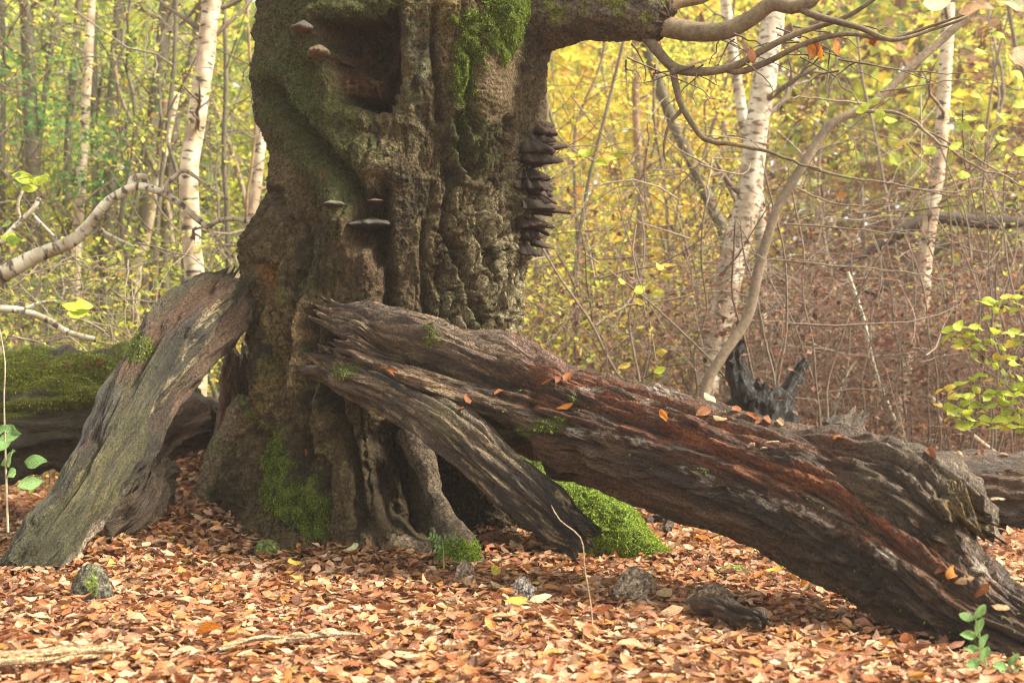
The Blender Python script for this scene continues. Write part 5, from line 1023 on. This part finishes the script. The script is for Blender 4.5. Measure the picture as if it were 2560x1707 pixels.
# fine twigs everywhere in the wood: a mass nobody could count
def twig_mass(name, label, n, urange, vrange, yrange, col, r, length, steep):
    it = []
    for k in range(n):
        u, v, y = rg.uniform(*urange), rg.uniform(*vrange), rg.uniform(*yrange); p = px(u, v, y)
        if p[2] < 0.05: p[2] = rg.uniform(0.05, 0.4)
        L_ = length * rg.uniform(0.4, 1.3); d = np.array([rg.normal(0, 1), rg.normal(0, 0.6), rg.normal(steep, 0.7)]); d /= np.linalg.norm(d)
        f = np.linspace(-0.5, 0.5, 7)[:, None]; bend_ = rg.normal(0, 0.35, 3)
        it.append((p + d * L_ * f + bend_ * L_ * (f ** 2 - 0.1) + np.cumsum(rg.normal(0, 0.02 * L_, (7, 3)), 0), r * rg.uniform(0.5, 1.4), r * 0.35))
    V_, F_, uv = tubeset(it, 4); V_[:, 2] = np.maximum(V_[:, 2], 0.01)
    c = np.repeat(np.asarray(col)[None] * rg.uniform(0.6, 1.5, (n, 1)), 28, 0)
    return tag(link(name, mesh_np(name, V_, [F_], M_STEM, c, vuv=uv)), label, 'twigs', None, 'stuff')
twig_mass('twig_mass', 'tangle of fine grey twigs in the brown thicket', 620, (1320, 2800), (300, 1120), (9.8, 16), (0.18, 0.135, 0.10), 0.006, 1.1, 0.2)
twig_mass('twig_mass', 'fine dark twigs filling the wood behind the birches', 420, (-300, 700), (0, 760), (12, 22), (0.13, 0.105, 0.075), 0.009, 1.6, 0.9)
twig_mass('twig_mass', 'low brush of grey twigs above the mossy log', 200, (-250, 620), (640, 900), (10, 12.5), (0.19, 0.15, 0.11), 0.006, 0.9, 0.1)

# ---------------------------------------------------------------- leafy sprays, seedlings and single stalks
def spray(name, stem_px, leafs, y, colr, lsize, label, cat='plant', r=0.004, stemcol=(0.18, 0.16, 0.06), group=None, tofloor=True, flat=False):
    pts = [px(u, v, y) for u, v in stem_px]; e = empty(name, base_of(pts[0]) if tofloor else tuple(pts[0]), label, cat, group)
    P, _ = spline(np.array(pts), 18); stem_part('stem', e, [(P, r, r * 0.5)], stemcol, 6)
    for u, v, s in leafs:
        p = px(u, v, y + rg.normal(0, 0.03)); j = np.argmin(np.linalg.norm(P - p, axis=1)); ang = math.atan2(p[2] - P[j][2], p[0] - P[j][0])
        o = one_leaf(p - np.array(e.location), colr if isinstance(colr, str) else colr[rg.integers(0, len(colr))], lsize * s, (0, 0, 0), 'leaf', parent=e)
        o.rotation_euler = (R_(38) + rg.normal(0, 0.28), rg.normal(0, 0.25), ang * (1 if math.cos(ang) > 0 else -1) * 0.6 + rg.normal(0, 0.5)) if flat else (R_(62) + rg.normal(0, 0.3), rg.normal(0, 0.3), rg.uniform(-1, 1))
    return e
def side_leaves(stem_px, n, off, s=(0.8, 1.15)):
    S, _ = spline(np.array([(u, v, 0) for u, v in stem_px], float), n); out = []
    for i, p in enumerate(S): sg = 1 if i % 2 else -1; out.append((p[0] + rg.normal(0, 4), p[1] + sg * off * rg.uniform(0.2, 1.3) + rg.normal(0, 4), rg.uniform(*s)))
    return out
for stem, n, off in (([(2640, 700), (2560, 745), (2500, 760), (2455, 775)], 9, 16), ([(2640, 860), (2540, 850), (2440, 835), (2365, 830)], 13, 16), ([(2640, 960), (2560, 925), (2480, 900), (2400, 850)], 12, 18), ([(2640, 985), (2520, 975), (2420, 965), (2345, 1005)], 14, 18), ([(2640, 1060), (2540, 1030), (2460, 1000), (2400, 1020)], 13, 20), ([(2640, 1090), (2520, 1065), (2430, 1050), (2370, 1040)], 11, 16)):
    spray('leafy_branch', stem, side_leaves(stem, int(n * 2.2), off), 8.2, ['lime', 'lime', 'yellow', 'lime'], 0.10, 'low branch of bright yellow green beech leaves above the level log', 'branch', 0.005, group='yellow green sprays above the level log', tofloor=False, flat=True)
lf = [(2160, 270, 1), (2190, 250, 1), (2200, 285, .9), (2255, 355, 1.1), (2325, 375, .9), (2430, 297, 1), (2375, 285, .9), (2455, 322, .9), (2485, 322, 1), (2505, 345, .8), (2550, 260, 1), (2500, 90, 1), (2455, 130, .9), (2545, 190, 1.1), (2410, 318, .9), (2410, 437, .8), (2510, 290, .9), (2440, 240, .8), (2390, 365, .9), (2555, 380, 1), (2225, 300, .8)]
spray('leafy_branch', [(2700, 330), (2560, 320), (2420, 300), (2300, 300), (2170, 275)], lf, 8.9, ['lime', 'lime', 'yellow'], 0.115, 'thin hazel twig with scattered round lime leaves beside the bowed sapling', 'branch', 0.003, tofloor=False)
spray('leafy_branch', [(2700, -10), (2560, 20), (2460, 10), (2350, 0)], [(2540, 12, 1.2), (2440, 22, 1), (2340, 6, 0.9), (2575, 145, 1.3), (2480, 60, .7)], 4.6, ['cream', 'pale', 'lime'], 0.11, 'blurred overhanging twig with large pale and orange leaves', 'branch', 0.003, tofloor=False)
spray('leafy_branch', [(1330, 400), (1420, 395), (1500, 388), (1590, 385), (1660, 410)], [(1465, 380, 1), (1500, 375, 1), (1520, 395, 1), (1545, 385, .9), (1430, 392, .8), (1500, 405, .8)], 8.6, ['lime', 'yellow'], 0.11, 'twig with a fan of yellow green leaves beside the tier of brackets', 'branch', 0.003, tofloor=False)
spray('leafy_branch', [(1640, 900), (1620, 780), (1600, 700), (1560, 640)], [(1552, 705, .8), (1597, 725, 1), (1598, 755, .8), (1650, 665, .9), (1672, 665, .9), (1668, 690, .8), (1655, 880, .9), (1560, 915, .8), (1650, 925, .8)], 8.6, ['lime', 'yellow'], 0.10, 'dead twig with a few lime leaves in front of the leaning birch', 'branch', 0.003)
spray('leafy_branch', [(-60, 480), (40, 450), (100, 440), (130, 450)], [(60, 445, 1.1), (100, 445, 1.3), (75, 470, .8), (40, 440, .8), (20, 590, .9), (35, 600, .8), (15, 560, 1)], 7.8, ['lime', 'lime', 'green'], 0.115, 'low twig with broad yellow green leaves before the white branch', 'branch', 0.003, tofloor=False)
spray('leafy_branch', [(-40, 700), (60, 750), (150, 770), (210, 772)], [(185, 768, 1.1), (205, 765, 1.1), (193, 785, 1)], 7.8, ['lime'], 0.12, 'three round lime leaves hanging above the mossy log', 'branch', 0.003, tofloor=False)
spray('spindle_seedling', [(20, 1330), (15, 1180), (10, 1000), (12, 900), (-10, 780)], [(30, 1075, 1), (20, 1095, 1), (5, 1115, .9), (90, 1155, 1.2), (25, 1145, 1.2), (25, 1182, 1), (75, 1208, 1.3), (0, 1080, 1), (-15, 1120, 1)], 6.9, ['sage'], 0.105, 'young plant with blue green oval leaves beside the mossy log', 'plant', 0.006, (0.30, 0.26, 0.18))
def pinnate(name, stem_px, y, lsize, colr, label, fronds):
    pts = [px(u, v, y) for u, v in stem_px]; e = empty(name, base_of(pts[0]), label, 'plant'); P, _ = spline(np.array(pts), 14); stem_part('stem', e, [(P, 0.0035, 0.002)], (0.22, 0.28, 0.10), 6)
    for u0, v0, u1, v1, n in fronds:
        a, b = px(u0, v0, y), px(u1, v1, y - 0.03); stem_part('leaf_stalk', e, [(np.linspace(a, b, 5), 0.0016, 0.001)], (0.25, 0.32, 0.10), 5)
        for i in range(n):
            for sg in (-1, 1):
                f = (i + 0.6) / n; d = b - a; ang = math.atan2(d[2], d[0]) + sg * 1.0; p = a + d * f + np.array([math.cos(ang), 0, math.sin(ang)]) * lsize * 0.5
                o = one_leaf(p - np.array(e.location), colr, lsize, (R_(-65), -ang, rg.normal(0, 0.2)), 'leaf', parent=e)
pinnate('ash_seedling', [(1110, 1420), (1108, 1370), (1105, 1345)], 6.95, 0.026, 'sage', 'tiny ash seedling with pinnate leaves at the foot of the thin root', [(1105, 1352, 1075, 1340, 4), (1105, 1350, 1142, 1338, 3), (1106, 1372, 1088, 1370, 2)])
pinnate('bramble_seedling', [(2470, 1690), (2462, 1640), (2450, 1590), (2440, 1545)], 4.75, 0.058, 'sage', 'pale green seedling with paired oval leaves before the log end', [(2440, 1560, 2436, 1535, 1), (2452, 1600, 2436, 1575, 1), (2460, 1640, 2445, 1610, 1), (2466, 1670, 2450, 1645, 1), (2530, 1700, 2520, 1660, 2)])
def stalk(pts, y, label, r=0.003):
    P = [px(u, v, y) for u, v in pts]; e = empty('dry_stalk', base_of(P[0]), label, 'stalk'); Q, _ = spline(np.array(P), 22); stem_part('stem', e, [(Q, r, r * 0.5)], (0.36, 0.28, 0.18), 5)
stalk([(1465, 1690), (1482, 1610), (1478, 1520), (1462, 1420), (1452, 1345), (1400, 1300), (1378, 1262)], 5.4, 'thin dry stalk rising before the broken side limb')
stalk([(1600, 1700), (1604, 1620), (1606, 1540)], 5.2, 'short dry stalk standing alone in the litter', 0.002)
# withered leaves hanging from the overhead branches
for u, v in ((2040, 120), (2050, 130), (2030, 128), (2090, 118), (2180, 95), (2190, 100), (2172, 92), (1880, 140)):
    p = px(u, v, 7.6); o = one_leaf(p, 'orange' if u % 20 else 'brown', 0.09, (R_(90) + rg.normal(0, .3), R_(80), rg.normal(0, 1)), 'hanging_leaf', 'withered orange leaf hanging from the branches of the heavy limb', 'withered leaves on the overhead branches')

# ---------------------------------------------------------------- haze
HZ = dict(x=(-72, 72), y=(-9, 97), z=(-1.3, 11.5))
v8 = np.array([(a, b, c) for c in HZ['z'] for b in HZ['y'] for a in HZ['x']], float)
f6 = np.array([[0, 2, 3, 1], [4, 5, 7, 6], [0, 1, 5, 4], [2, 6, 7, 3], [0, 4, 6, 2], [1, 3, 7, 5]])
hm = bpy.data.materials.new('woodland_haze'); hm.use_nodes = True; hn = hm.node_tree.nodes; hl = hm.node_tree.links; hn.remove(hn['Principled BSDF'])
pv = hn.new('ShaderNodeVolumePrincipled'); pv.inputs['Density'].default_value = 0.0013; pv.inputs['Color'].default_value = (0.98, 0.97, 0.93, 1); pv.inputs['Anisotropy'].default_value = 0.2
hl.new(pv.outputs['Volume'], hn['Material Output'].inputs['Volume'])
tag(link('haze', mesh_np('haze', v8, [f6], hm, smooth=False)), 'thin pale autumn haze between the trees', 'haze', None, 'stuff')
